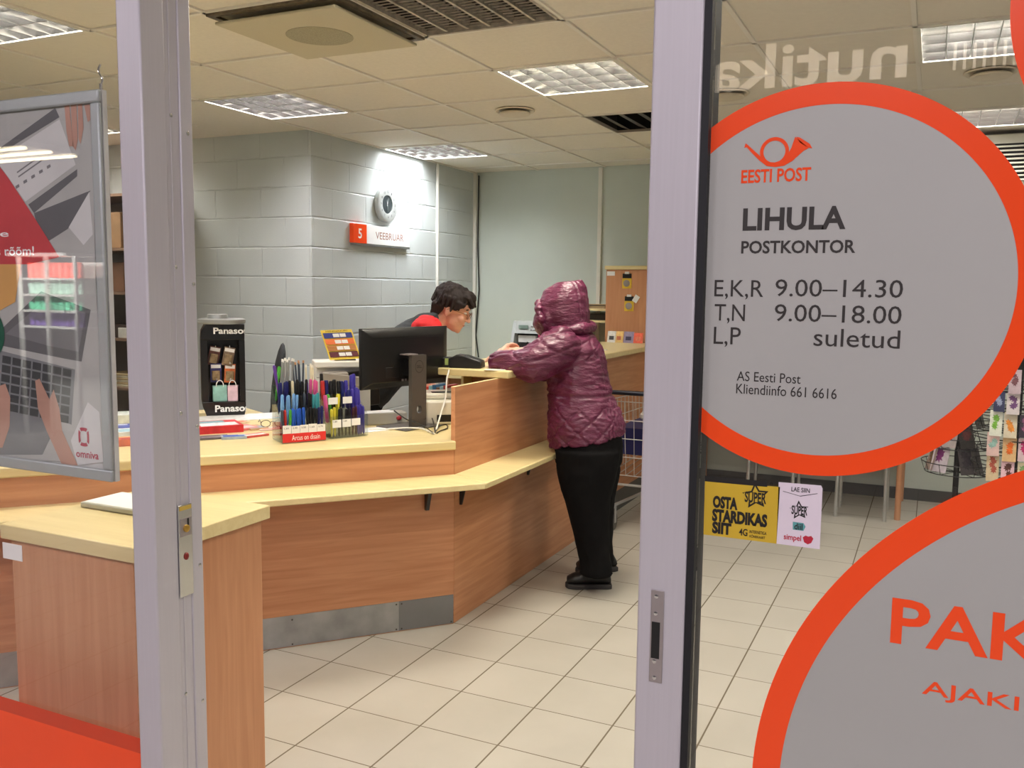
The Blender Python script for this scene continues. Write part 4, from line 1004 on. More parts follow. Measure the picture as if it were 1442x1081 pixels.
flat('leaflet', 'pink speckled leaflet under the spectacles', 'leaflet', 383, 604, .10, .07, .003, (238, 206, 196), .1, ((238, 170, 150), (246, 226, 216)))
q = onw(384, 603, .0045); t = thing('spectacles', 'folded dark spectacles lying on a leaflet beside the pen display', 'spectacles', q, RD)
for s in (-1, 1): MB().tube([(s*.032+.022*math.cos(a*PI/8), -.004*0, .02+.016*math.sin(a*PI/8)) for a in range(16)], .0016, 6, closed=True).build('rim', M_BLACK, t)
MB().tube([(-.01, 0, .026), (0, 0, .029), (.01, 0, .026)], .0016, 6).build('bridge', M_BLACK, t)
for s in (-1, 1): MB().tube([(s*.054, 0, .026), (s*.05, .07, .03), (s*.05, .12, .012)], .0018, 6).build('temple', M_BLACK, t)
# goods left of the door post
for i, (px, py, wx, wy, h, rgb, top, lbl) in enumerate((
    (176, 626, .22, .07, .020, (206, 110, 80), ((190, 60, 50), (226, 180, 120)), 'orange and red boxed card lying at the front, left of the post'),
    (172, 608, .10, .10, .020, (70, 84, 160), ((96, 108, 180), (200, 206, 220)), 'blue booklet lying left of the door post'),
    (190, 612, .13, .12, .018, (220, 226, 228), ((160, 196, 206), (236, 236, 236)), 'pale aqua booklet stack lying left of the door post'),
    (168, 594, .16, .12, .03, (208, 212, 204), ((220, 224, 216), (190, 200, 190)), 'grey white envelopes stacked left of the door post'))):
    flat('booklet', lbl, 'booklet', px, py, wx, wy, h, rgb, .05, top, .0006)

# ---- multifunction printer with the tariff sheet
p = onw(478, 571); p = wp(-.42, .66, WT+.0006)
pq = at_d(478, 540, 4.62); p = Vector((pq.x, pq.y, WT+.0006))
t = thing('printer', 'grey and white office printer behind the pen displays', 'printer', p, RD-.1)
M_PRG = pm('warm grey printer plastic', (150, 142, 130), .5)
ztp = at_d(478, 508, 4.62).z-WT
MB().box(-.12, -.13, 0, .14, .14, ztp-.085).build('body', pm('pale grey printer plastic', (186, 184, 176), .5), t, bevel=.006)
MB().box(-.118, .0, ztp-.0845, .138, .138, ztp-.031).build('scanner_body', pm('printer white', (216, 216, 210), .5), t, bevel=.004)
m = MB().prism([(-.1, ztp-.095), (.125, ztp-.125), (.125, ztp-.075), (-.1, ztp-.045)], 0, .02, lambda a, b, h: Vector((a, -.152+h, b))); m.build('paper_tray', M_PRG, t, bevel=.003)
MB().box(-.09, -.129, ztp-.0846, .03, -.02, ztp-.05).build('output_flap', M_PRG, t, bevel=.003)
MB().box(-.126, -.04, ztp-.0305, .146, .142, ztp).build('lid', M_WHITE, t, bevel=.005)
t2 = thing('tariff_sheet', 'yellow tariff sheet with four coloured rows propped on the printer', 'sheet', p+Vector((0, 0, ztp+.0008))+U*.03, RD-.1)
TL = Matrix.Rotation(R(-16), 4, 'X') @ Matrix.Rotation(R(-13), 4, 'Y')
TL = Matrix.Translation((0, .02, .0)) @ Matrix.Rotation(R(-14), 4, 'X')
def sheet(m, x0, z0, x1, z1, h, sk=-.28): return m.face([TL @ Vector((x+sk*(z-.0), -h, z+.04*x+.006)) for x, z in ((x0, z0), (x1, z0), (x1, z1), (x0, z1))])
m = MB().prism([(-.075, 0), (.085, 0), (.085, .155), (-.075, .155)], -.003, 0, lambda a, b, h: TL @ Vector((a-.28*b, -h, b+.04*a+.006))); m.build('card', pm('yellow card', (236, 206, 70), .5, var=.02), t2)
for i, (rgb, nm) in enumerate((((96, 34, 44), 'maroon_row'), ((186, 122, 62), 'tan_row'), ((238, 122, 62), 'orange_row'), ((44, 54, 130), 'blue_row'))):
    z = .012+i*.033; m = MB(); sheet(m, -.068, z, .078, z+.028, .0036); m.build(nm, pm('tariff '+nm, rgb, .5, var=.03), t2, recalc=False)
    m = MB(); sheet(m, -.02, z+.005, .012, z+.023, .0040); sheet(m, .015, z+.005, .045, z+.023, .0040); m.build('price_boxes', M_PAPER, t2, recalc=False)
m = MB().text('HINNAKIRI', -.05, .144, .06, .151, lambda a, b, h: TL @ Vector((a-.28*b, -.004, b+.04*a+.006)), 0); m.build('heading', M_STK, t2, recalc=False)
MB().box(-.05, .024, .0, .06, .07, .004).build('prop_foot', M_BLACK, t2)

# ---- office chair behind the worktop
pq = at_d(392, 540, 5.55); t = thing('office_chair', 'black office chair behind the pen displays', 'chair', (pq.x+.15, pq.y+.13, 0), R(-49))
m = MB()
m.ell((0, 0, 0), (.22, .035, .24), 18); 
o = m.build('backrest', pm('black chair mesh', (34, 35, 36), .7, bump=.2), t); o.location = (0, -.2, .93); o.rotation_euler = (R(-8), 0, 0)
MB().box(-.24, -.2, .43, .24, .26, .50).build('seat', pm('black chair cloth', (26, 26, 27), .85), t, bevel=.03)
MB().tube([(0, -.1, .42), (0, -.25, .44), (0, -.262, .6), (0, -.225, .8)], .018).build('back_bar', M_BLACK, t)
MB().cyl((0, 0, .08), (0, 0, .43), .028).build('column', M_BLACK, t)
for k in range(5):
    a = k*2*PI/5; lg_ = MB().tube([(0, 0, .1), (.28*math.cos(a), .28*math.sin(a), .06)], [.022, .014]).build('leg', M_BLACK, t)
    MB().ell((.28*math.cos(a), .28*math.sin(a), .03), (.03, .03, .03), 10).build('castor', M_BLACK, lg_)

# ---- on the raised board
BT = 1.1157
p = at_z(661, 519, BT); t = thing('payment_terminal', 'black payment terminal lying on the near end of the raised board', 'payment terminal', p+Vector((-.03, .008, .0006)), R(14))
m = MB().prism([(-.085, 0), (.085, 0), (.083, .035), (.0, .062), (-.045, .066), (-.085, .045)], 0, .09, lambda a, b, h: Vector((a, h, b))); m.build('body', M_BLACK, t, bevel=.006)
MB().box(-.125, .02, 0, -.0855, .085, .05).build('paper_bay', M_BLACK, t, bevel=.006)
MB().box(-.108, .017, .012, -.09, .0197, .045).build('green_label', pm('pale green label', (170, 190, 110), .5), t)
for i, (px, py, w_, h_, rgb, lbl) in enumerate(((697, 521, .10, .07, (226, 222, 196), 'small receipt on the raised board under the hands of the customer'), (688, 516, .05, .05, (238, 214, 200), 'pink slip on the raised board beside the payment terminal'))):
    q = at_z(px, py, BT); MB().box(-w_/2, -h_/2, 0, w_/2, h_/2, .002).build('paper_slip', pm('slip %d' % i, rgb, .6), None, loc=(q.x, q.y, BT+.0006), rotz=.3, label=lbl, cat='paper')
q = at_y(745, 480, 5.3); t = thing('leaflet_box', 'small pink and blue leaflet box on the raised board behind the customer', 'box', (max(q.x, -2.27), 5.3, BT+.0006))
MB().box(-.03, 0, 0, -.008, .08, .13).build('pink_leaflets', pm('pink leaflet', (190, 50, 110), .5), t); MB().box(-.0075, 0, 0, .05, .08, .14).build('blue_leaflets', pm('blue leaflet', (90, 150, 210), .5, var=.2), t)
for i, (x0, x1, rgb, c2, nm) in enumerate(((853, 865, (232, 230, 226), (70, 70, 70), 'white and grey'), (864, 875, (232, 196, 120), (200, 110, 70), 'sandy yellow'), (876, 890, (150, 140, 170), (60, 54, 90), 'violet'), (890, 903, (236, 104, 74), (240, 130, 96), 'coral orange'))):
    a, b = at_y(x0, 480, 6.5), at_y(x1, 480, 6.5); wq = (b.x-a.x)
    t = thing('postcard', nm+' postcard leaning on the tall cabinet', 'postcard', ((a.x+b.x)/2, 6.53, BT+.0006))
    T = Matrix.Rotation(R(-14), 4, 'X')
    MB().box(-wq/2, -.001, 0.001, wq/2, .001, .088-.008*(i == 3), T).build('card', pm('postcard '+nm, rgb, .4, var=.15, scale=50), t)
    MB().box(-wq*.3, -.0016, .02, wq*.25, -.0012, .05, T).build('printed_picture', pm('postcard print '+nm, c2, .4, var=.3, scale=60), t)
m = MB().box(-.12, -.03, 0, .05, .03, .004); q = at_z(864, 494, BT); m.build('paper_sheet', M_PAPER, None, loc=(q.x-.10, q.y, BT+.0006), rotz=1.3, label='white sheet on the far end of the raised board below the postcards', cat='paper')

# ---- tall cabinet, shelf and copier at the back
a, b = at_y(853, 420, 6.66), at_y(912, 420, 6.66); zt_ = at_y(853, 374, 6.66).z
t = thing('tall_cabinet', 'tall beech cabinet against the back wall with a yellow top', 'cabinet', (a.x, 6.66, 0))
MB().box(0, 0, 0, .62, .46, zt_-.03).build('body', M_BEECH, t, bevel=.002); MB().box(-.012, -.01, zt_-.0295, .64, .47, zt_).build('top', M_TOP, t, bevel=.003)
x0, z0 = gp(855, 388, 6.66); x1, z1 = gp(866, 382, 6.66); MB().box(x0-a.x, -.002, z0, x1-a.x, -.0005, z1).build('label_plate', M_PAPER, t)
for (px, py, lbl) in ((883, 394, 'upper yellow and black battery card on the side of the tall cabinet'), (886, 426, 'lower yellow and black battery card with a white tag, on the tall cabinet side')):
    q = at_y(px, py, 6.66); b_ = thing('battery_card', lbl, 'battery card', (q.x, 6.66, q.z))
    MB().box(-.037, -.003, -.065, .037, -.0005, .012).build('yellow_card', pm('yellow battery card', (226, 190, 60), .4), b_)
    MB().box(-.035, -.0035, .013, .035, -.0005, .048).build('black_header', M_BLACK, b_)
    MB().lathe([(.026, 0), (.026, .004), (.02, .005)], 20, T=Matrix.Translation((-.002, -.0032, -.026)) @ Matrix.Rotation(PI/2, 4, 'X')).build('button_cell', M_NICKEL, b_)
    MB().box(-.016, -.012, .045, .018, -.0037, .062).build('peg', M_PAPER, b_)
    if py > 400: MB().box(-.02, -.0065, -.028, .02, -.0050, .028, Matrix.Translation((.055, 0, .03)) @ Matrix.Rotation(R(32), 4, 'Y')).build('price_tag', M_PAPER, b_)
z1, z2 = at_y(835, 434, 6.8).z, at_y(835, 447, 6.8).z
t = thing('envelope_shelf', 'open shelf of envelopes left of the tall cabinet', 'shelf', (a.x-.012, 6.75, 0))
for z in (z1, z2-.02, .75, .4): MB().box(-.32, 0, z-.018, -.003, .38, z).build('shelf_board', M_TOP, t)
MB().box(-.335, 0, 0, -.3205, .38, z1-.02).build('side_panel', M_TOP, t)
rr = random.Random(4)
for i in range(5):
    MB().box(-.12, -.08, 0, .12, .08, .006).build('envelope', pm('brown envelope', (176, 150, 110), .8) if i != 3 else pm('dark folder', (52, 46, 40), .8), None, loc=(a.x-.15+rr.uniform(-.02, .02), 6.87, z1+.0006+i*.0066), rotz=rr.uniform(-.15, .15), label=['bottom brown', 'second brown', 'middle brown', 'dark', 'topmost brown'][i]+' envelope of the stack on the envelope shelf', cat='envelope')
MB().box(-.10, -.07, 0, .10, .07, .05).build('folder_box', pm('dark folder', (52, 46, 40), .8), None, loc=(a.x-.14, 6.88, z2-.0194), label='dark box on the lower envelope shelf', cat='box')
# copier on the clerk's side desk
pc = at_d(708, 520, 6.75); t = thing('side_desk', 'beech side desk against the back wall under the grey passbook printer', 'desk', (pc.x, 6.83, 0))
DZ = .80
MB().box(-.75, -.33, DZ-.03, .235, .31, DZ).build('desk_top', M_TOP, t, bevel=.004)
for x in (-.75, .215): MB().box(x, -.30, 0, x+.02, .30, DZ-.0305).build('side_panel', M_BEECH, t)
cw = .185; zt_ = at_d(708, 457, 6.55).z
t = thing('counter_printer', 'large grey office printer with a sloping front between the two people', 'printer', (pc.x, 6.66, DZ+.0006))
M_LG = pm('light grey machine plastic', (176, 180, 176), .45); H = zt_-DZ
m = MB().prism([(0, 0), (.30, 0), (.30, H), (.14, H), (.02, H*.28), (0, H*.25)], -cw-.03, -cw, lambda a, b, h: Vector((h, a-.1, b))); m.build('side_cheek', M_LG, t, bevel=.003)
m = MB().prism([(0, 0), (.30, 0), (.30, H), (.14, H), (.02, H*.28), (0, H*.25)], cw, cw+.03, lambda a, b, h: Vector((h, a-.1, b))); m.build('side_cheek', M_LG, t, bevel=.003)
MB().box(-cw+.0005, -.09, 0, cw-.0005, .195, H*.26).build('base', M_LG, t)
MB().box(-cw+.0005, .06, H*.2605, cw-.0005, .195, H*.80).build('dark_bay', pm('dark machine bay', (70, 74, 74), .5), t)
m = MB().prism([(.105, H*.78), (.20, H*.78), (.20, H), (.14, H)], -cw+.0005, cw-.0005, lambda a, b, h: Vector((h, a-.1, b))) ; cp_ = m.build('control_panel', M_LG, t)
for i in range(6):
    for j in range(2): MB().box(-.05+i*.026, .0, 0, -.03+i*.026, .006, .01, Matrix.Translation((0, .012+.012*j-.006, H*.84+j*.028)) @ Matrix.Rotation(R(-30), 4, 'X')).build('key', M_DGREY, cp_)
MB().box(-.155, .010, H*.86, -.07, .014, H*.93, Matrix.Rotation(R(0), 4, 'X')).build('display', pm('grey green lcd', (130, 150, 140), .3), cp_)
MB().box(-cw+.02, .03, H*.62, -.01, .0595, H*.74).build('white_tray', M_PAPER, t)
MB().box(-.10, -.005, -.05, -.02, .005, .03, Matrix.Translation((.0, .03, H*.5)) @ Matrix.Rotation(R(18), 4, 'Y')).build('black_clip', M_BLACK, t)

# ---- shelves with parcels at the left wall, seen past the poster
zsh = [at_y(172, y, 4.42).z for y in (545, 476, 411, 349)]
t = thing('parcel_shelf', 'wooden parcel shelving against the left block wall', 'shelf', (-5.15, 4.60, 0))
M_SHW = wood('brown shelf board', (150, 124, 104), (130, 104, 86), 0)
for z in [.08]+zsh+[zsh[-1]+.36]: MB().box(-.75, -.2, z-.018, .32, .2, z).build('shelf_board', M_SHW, t)
for x in (-.77, .3205): MB().box(x, -.2, 0, x+.019, .2, zsh[-1]+.37).build('side_panel', M_SHW, t)
MB().box(-.75, .201, 0, .32, .215, zsh[-1]+.36).build('back_panel', pm('dim back board', (120, 112, 106), .8), t)
def bxx(px, zi, w_, d_, h_, rgb, lbl, name='parcel_box', cat='box', y=4.5):
    q = at_y(px, 480, y); return MB().box(-w_/2, -d_/2, 0, w_/2, d_/2, h_).build(name, pm('carton %s' % (rgb,), rgb, .8, var=.15, scale=12), None, bevel=.003, loc=(q.x, y+.05, zsh[zi]+.0008), label=lbl, cat=cat)
bxx(166, 3, .26, .22, .24, (150, 118, 84), 'brown printed carton on the top parcel shelf')
bxx(196, 3, .12, .2, .28, (200, 200, 194), 'upright white carton on the top parcel shelf')
bxx(172, 2, .17, .18, .20, (132, 96, 72), 'brown carton on the dark second parcel shelf')
bxx(199, 2, .07, .12, .03, (226, 224, 218), 'small white box at the right of the second parcel shelf')
bxx(178, 1, .30, .22, .09, (66, 52, 44), 'dark flat carton on the third parcel shelf')
q = bxx(168, 1, .11, .02, .07, (226, 224, 216), 'white price card before the dark flat carton', 'price_card', 'card', 4.38)
for i in range(6):
    bx_ = bxx(176+(i % 2)*4, 0, .30, .22, .014, (190, 170, 130) if i % 2 else (204, 196, 170), ['bottom', 'second', 'third', 'fourth', 'fifth', 'topmost'][i]+' envelope bundle of the stack on the lowest visible parcel shelf', 'envelope', 'envelope'); bx_.location.z += .0155*i; bx_.rotation_euler[2] = (i-2)*.06
q = wp(-1.72, .95, WT+.0006); MB().box(-.16, -.10, 0, .16, .10, .09).build('storage_tray', M_BLACK, None, bevel=.004, loc=q, rotz=RD, label='black tray on the worktop in front of the parcel shelving', cat='tray')

# ---- right side: writing desk, chairs, card racks
t = thing('writing_desk', 'beech writing desk with slim wooden legs by the back wall, behind the glass', 'desk', (-.88, 6.77, 0))
MB().box(-.76, -.34, .70, .76, .34, .728).build('desk_top', M_TOP, t, bevel=.004)
for sx in (-1, 1):
    for sy in (-1, 1): MB().cyl((sx*.725, sy*.31, 0), (sx*.725, sy*.31, .6995), .02, n=14).build('leg', M_BEECH, t)
MB().box(-.70, .30, .38, .70, .312, .66).build('modesty_panel', pm('slate modesty panel', (80, 84, 90), .6), t)
def chair(x, y, lbl):
    t = thing('chair', lbl, 'chair', (x, y, 0))
    M_TUBE = pm('silver tube', (190, 190, 186), .35, .7)
    for sx in (-1, 1):
        for sy in (-1, 1): MB().tube([(sx*.155, sy*.155, 0), (sx*.15, sy*.15, .44)], .0125, 12).build('leg', M_TUBE, t)
    MB().box(-.19, -.19, .4405, .19, .19, .475).build('seat', pm('dark chair seat', (52, 54, 60), .8), t, bevel=.012)
    for sx in (-1, 1): MB().tube([(sx*.15, -.18, .4755), (sx*.15, -.2, .66)], .010, 10).build('back_post', M_TUBE, t)
    MB().box(-.18, -.215, .6605, .18, -.19, .80).build('backrest', pm('dark chair seat', (52, 54, 60), .8), t, bevel=.008)
chair(-.385, 6.52, 'silver-legged chair tucked under the right end of the writing desk')
chair(-.98, 6.52, 'silver-legged chair tucked under the left part of the writing desk')
M_WIRE = pm('black rack wire', (22, 22, 22), .5)
def rack(loc, lbl, ztop, tiers):
    t = thing('card_rack', lbl, 'card rack', loc)
    MB().cyl((0, 0, .03), (0, 0, ztop), .016, n=12).build('pole', M_WIRE, t)
    MB().lathe([(.22, 0), (.22, .02), (.03, .035)], 28).build('base', M_WIRE, t)
    for z in tiers:
        for r, dz in ((.17, 0), (.19, .06)): MB().tube([(r*math.cos(a*PI/12), r*math.sin(a*PI/12), z+dz) for a in range(24)], .0028, 6, closed=True).build('wire_ring', M_WIRE, t)
        m = MB()
        for k in range(12):
            c, s = math.cos(k*PI/6), math.sin(k*PI/6); m.tube([(.014*c, .014*s, z), (.17*c, .17*s, z), (.19*c, .19*s, z+.06)], .002, 5)
        m.build('wire_spokes', M_WIRE, t)
    return t
def card(lbl, c, wq, hq, face, tilt, rgb, c2):
    t = thing('greeting_card', lbl, 'greeting card', c, face)
    T = Matrix.Rotation(tilt, 4, 'X')
    cd_ = MB().box(-wq/2, -.0012, 0, wq/2, .0012, hq, T).build('card', pm('card %s' % (rgb,), rgb, .4, var=.12, scale=40), t)
    m = MB(); cz = hq*.58; n = 10
    pts = []
    rc = random.Random(lbl); n = 7
    for k in range(5):
        ox, oz = rc.uniform(-.16, .16)*wq, rc.uniform(-.22, .22)*hq; rot = rc.random()*6; pts = []
        for i in range(n*2): r = (.27 if i % 2 == 0 else .15)*wq*rc.uniform(.8, 1.2); pts.append(T @ Vector((ox+r*math.cos(rot+i*PI/n), -.0016-.0001*k, cz+oz+r*1.2*math.sin(rot+i*PI/n))))
        m.face(pts)
    m.build('printed_flower', pm('flower %s' % (c2,), c2, .4, var=.3, scale=60), cd_, recalc=False)
RBY = 4.75; cB = at_y(1432, 600, RBY+.2)
zz = lambda py: at_y(1420, py, RBY).z
rack((cB.x, RBY+.2, 0), 'black wire card rack at the right edge, full of bright flower cards', 1.35, [zz(675)-.01, zz(640), zz(612), zz(582), zz(553), 1.25])
CARDS = [((1419, 1438, 520, 554), (196, 176, 186), (120, 76, 84), 'lilac portrait card, topmost at the right edge'), ((1398, 1415, 551, 579), (50, 56, 90), (150, 160, 190), 'navy card left in the second row of the right rack'),
 ((1416, 1436, 553, 583), (214, 206, 206), (110, 70, 120), 'pale card with a violet flower, second row of the right rack'), ((1392, 1411, 577, 613), (224, 228, 214), (120, 180, 60), 'white card with a green flower in the right rack'),
 ((1412, 1432, 580, 616), (214, 204, 180), (222, 140, 50), 'cream card with an amber flower in the right rack'), ((1434, 1452, 584, 616), (60, 52, 66), (150, 90, 130), 'dark card at the edge of the third row'),
 ((1388, 1407, 608, 641), (222, 190, 184), (150, 190, 180), 'pink card with green lines, left in the fourth row'), ((1410, 1431, 616, 649), (216, 180, 130), (234, 110, 30), 'tan card with a large orange flower'),
 ((1432, 1452, 617, 649), (216, 190, 196), (190, 40, 110), 'pale card with a magenta flower at the photo edge'), ((1387, 1406, 638, 676), (206, 186, 150), (170, 80, 60), 'floral card left in the lowest row of the right rack'),
 ((1408, 1428, 648, 677), (226, 190, 200), (90, 50, 40), 'pink card with a brown butterfly in the lowest row'), ((1431, 1451, 651, 680), (220, 212, 180), (130, 170, 110), 'cream card in the lowest row at the photo edge')]
for (x0, x1, y0, y1), rgb, c2, lbl in CARDS:
    a, b, c_ = at_y(x0, y1, RBY), at_y(x1, y1, RBY), at_y(x0, y0, RBY)
    card(lbl, ((a.x+b.x)/2, RBY, a.z), b.x-a.x-.004, c_.z-a.z, R(0), R(-8), rgb, c2)
RAY = 5.75; q = at_y(1347, 660, RAY); zz = lambda py: at_y(1347, py, RAY).z
rack((q.x, RAY, 0), 'dark wire card rack seen edge-on, left of the bright rack', 1.3, [zz(664), zz(628), zz(600), 1.0, 1.15])
for i, (dx, dy, z, fc, tl, rgb, c2, lbl) in enumerate(((-.10, -.08, zz(664), -35, -14, (206, 196, 206), (120, 40, 110), 'white card with a purple flower low in the dark rack'), (-.15, -.02, zz(664), -70, -14, (170, 150, 140), (120, 90, 60), 'tan card at the left of the dark rack'),
    (.06, -.10, zz(664), 40, -16, (96, 90, 92), (70, 64, 70), 'grey card low at the right of the dark rack'), (.12, -.05, zz(664), 65, -16, (84, 78, 78), (60, 56, 60), 'dark grey card at the lower right of the dark rack'),
    (.05, -.09, zz(628), 40, -16, (70, 66, 64), (110, 60, 60), 'dark card in the middle of the dark rack'), (-.06, -.10, zz(628), -30, -14, (180, 170, 170), (110, 60, 120), 'pale card in the middle left of the dark rack'), (.11, -.05, zz(600), 62, -16, (90, 88, 84), (70, 70, 66), 'dark card upper right of the dark rack'))):
    card(lbl, (q.x+dx, RAY+dy, z+.004), .10, .15, R(fc), R(tl), rgb, c2)

# ---- shopping trolley
t = thing('shopping_trolley', 'chrome wire shopping trolley parked by the counter behind the customer', 'trolley', (-1.56, 5.52, 0))
M_TR = pm('trolley chrome', (206, 208, 208), .3, .45)
HX = .24; zh = at_y(880, 553, 5.15).z
MB().tube([(-HX-.02, -.37, zh), (HX+.02, -.37, zh)], .014, 12).build('handle', pm('dark blue handle', (20, 24, 40), .4), t)
for s in (-1, 1):
    MB().box(s*(HX+.03)-.012, -.39, zh-.03, s*(HX+.03)+.012, -.33, zh+.022).build('handle_bracket', pm('grey handle bracket', (176, 176, 172), .45), t, bevel=.004)
    MB().tube([(s*HX, -.36, zh), (s*HX, -.33, zh-.1), (s*HX*.92, -.26, .36), (s*HX*.9, -.2, .16)], .010, 10).build('frame_tube', M_TR, t)
    MB().tube([(s*HX*.9, -.22, .16), (s*HX*.7, .42, .14)], .010, 10).build('chassis_tube', M_TR, t)
    for y, x in ((-.2, .9), (.42, .7)):
        MB().lathe([(.02, -.013), (.055, -.013), (.058, 0), (.055, .013), (.02, .013)], 20, T=Matrix.Translation((s*HX*x, y, .059)) @ Matrix.Rotation(PI/2, 4, 'Y')).build('wheel', M_DGREY, t)
        m = MB().box(s*HX*x-.019, y-.012, .05, s*HX*x-.015, y+.012, .15).box(s*HX*x+.015, y-.012, .05, s*HX*x+.019, y+.012, .15).box(s*HX*x-.019, y-.016, .145, s*HX*x+.019, y+.016, .152); m.build('fork', M_TR, t)
MB().tube([(-HX*.9, -.2, .30), (HX*.9, -.2, .30)], .008, 8).build('cross_bar', M_TR, t)
zb0, zb1, zb2 = at_y(880, 668, 5.25).z, zh-.06, .60
def wires(name, P):
    m = MB()
    for a, b, r in P: m.tube([a, b], r, 5)
    m.build(name, M_TR, t)
BW0, BW1 = HX, HX*.78
rim = []
for s in (-1, 1):
    P = []
    for i in range(13):
        y0 = -.32+.75*i/12; k = i/12; x = BW0+(BW1-BW0)*k; P.append(((s*x, y0, zb1-.01*k), (s*x*.9, y0*.92, zb0+.06*k), .0022))
    for j in range(5): k = j/4; P.append(((s*BW0*(.9+.1*k), -.32*(.92+.08*k), zb0+(zb1-zb0)*k), (s*BW1*(.9+.1*k), .43*(.92+.08*k), zb0+.06+(zb1-.01-zb0-.06)*k), .003))
    wires('side_grid', P)
P = []
for i in range(9):
    k = i/8*2-1; P.append(((k*BW0, -.32, zb1), (k*BW0*.9, -.295, zb0), .0022))
for j in range(5): k = j/4; P.append(((-BW0*(.9+.1*k), -.32*(.92+.08*k), zb0+(zb1-zb0)*k), (BW0*(.9+.1*k), -.32*(.92+.08*k), zb0+(zb1-zb0)*k), .003))
wires('rear_grid', P)
P = []
for i in range(9):
    k = i/8*2-1; P.append(((k*BW1, .43, zb1-.01), (k*BW1*.9, .395, zb0+.06), .0022)); P.append(((k*BW0*.9, -.295, zb0), (k*BW1*.9, .395, zb0+.06), .0022))
for j in range(3): k = j/2; P.append(((-BW1*(.9+.1*k), .43*(.92+.08*k), zb0+.06+(zb1-zb0-.07)*k), (BW1*(.9+.1*k), .43*(.92+.08*k), zb0+.06+(zb1-zb0-.07)*k), .003))
wires('front_and_floor_grid', P)
zc0, zc1 = at_y(890, 622, 5.4).z, at_y(890, 598, 5.4).z
m = MB().loft([[Vector((x*.185*.9, y*.24*.9-.02, zc0-.06)) for x, y in ((-1, -1), (1, -1), (1, 1), (-1, 1))], [Vector((x*.185, y*.24-.02, zc1)) for x, y in ((-1, -1), (1, -1), (1, 1), (-1, 1))]])
m.build('shopping_basket', pm('navy basket plastic', (26, 32, 84), .45), None, loc=(-1.56, 5.52, 0), label='navy blue plastic basket inside the shopping trolley', cat='basket')
m = MB().ell((0, 0, 0), (.10, .09, .05), 14); m.build('shopping_bag', pm('white carrier bag', (214, 214, 208), .5, bump=.5, bscale=20), None, loc=(-1.57, 5.50, zc1+.051), label='white bag on top of the navy basket in the trolley', cat='bag')

# ================================================================== PEOPLE
def hand(m, wrist, fwd, palm_n, side, size=.175, curl=.6, spread=.05, thumb_side=1):
    """five fingered hand: fwd = direction of the fingers, palm_n = normal out of the palm, side = towards the thumb"""
    f = Vector(fwd).normalized(); n = Vector(palm_n); n = (n-f*n.dot(f)).normalized(); s = f.cross(n)*thumb_side
    k = size/.18; w = Vector(wrist)
    P = lambda a, b, c: w + f*(a*k) + s*(b*k) + n*(c*k)
    # palm: overlapping flattened rods
    for b, L_ in ((.027, .088), (.010, .094), (-.010, .090), (-.028, .080)): m.cap(P(.01, b*.75, 0), P(L_, b, .002), .0155*k, .0125*k, 10)
    m.cap(P(-.03, 0, 0), P(.03, 0, 0), .024*k, .024*k, 12)
    for b, base, ln in ((.029, .088, (.042, .025, .020)), (.010, .094, (.046, .029, .022)), (-.010, .090, (.043, .027, .021)), (-.029, .080, (.034, .021, .018))):
        a = 0.; p = P(base, b, .002); r = .0092*k
        for i, L_ in enumerate(ln):
            a += curl*(.55, .8, .6)[i]
            d = f*math.cos(a)+n*math.sin(a)+s*(b*spread*20*.1); q = p+d.normalized()*L_*k
            m.cap(p, q, r, r*.9, 10); p, r = q, r*.9
    t0 = P(.012, .022, .004); t1 = P(.045, .050, .018); t2 = P(.072, .058, .030); t3 = P(.094, .054, .038)
    m.cap(t0, t1, .015*k, .0115*k, 10); m.cap(t1, t2, .0112*k, .010*k, 10); m.cap(t2, t3, .010*k, .0085*k, 10)

def wrinkle(scale, amp, seed=0., sq=(1, 1, 2.2)):
    def fn(co, n):
        p = Vector((co.x*sq[0], co.y*sq[1], co.z*sq[2]))*scale+Vector((seed, seed*.7, seed*1.3))
        d = noise.noise(p)*.6 + (.5-abs(noise.noise(p*2.1)))*.55
        return co+n*(d*amp)
    return fn
def ell_ring(c, ru, rw, tilt=0., n=28, lean=0.):
    return [Vector((c[0]+ru*math.cos(2*PI*i/n), c[1]+rw*math.sin(2*PI*i/n), c[2]+tilt*ru*math.cos(2*PI*i/n)+lean*rw*math.sin(2*PI*i/n))) for i in range(n)]

# ------------------------------------------------------------------ customer
base = Vector((-1.53, 4.34, 0))
cu = thing('person', 'person in a hooded burgundy quilted jacket and black trousers leaning on the counter', 'person', base, YAW)
DEP0 = (base-CAM).dot(FW)
def Lp(px, py, wv=0.):
    q = at_d(px, py, 4.58+wv*math.cos(PIT)); return local(cu, q)
# body under the clothes
m = MB()
hd = Lp(791, 437, .058)
m.ell(hd, (.080, .070, .100), 18); m.ell(hd+Vector((-.045, 0, -.055)), (.05, .048, .055), 14); m.cap(hd+Vector((-.082, 0, -.01)), hd+Vector((-.098, 0, -.035)), .010, .012)
m.cap(hd+Vector((.02, 0, -.07)), Lp(806, 472, .06), .055, .06)
m.cap(Lp(810, 500, .06), Lp(822, 600, .03), .11, .12); m.cap(Lp(802, 492, -.06), Lp(810, 492, .17), .05, .05)
hipc = Lp(830, 622, .03); m.cap(hipc+Vector((0, -.05, 0)), hipc+Vector((0, .05, 0)), .13, .13)
kn = {}
for nm, hp_, k_, an, toe in (('near', Lp(828, 640, -.07), Lp(826, 718, -.09), Lp(838, 800, -.10), None), ('far', Lp(834, 640, .11), Lp(838, 712, .10), Lp(846, 785, .13), None)):
    m.cap(hp_, k_, .085, .055); m.cap(k_, an, .055, .030); m.cap(an, an+Vector((.012, 0, -.03)), .028, .024)
eL, wL = Lp(748, 520, -.17), Lp(704, 507, -.07)
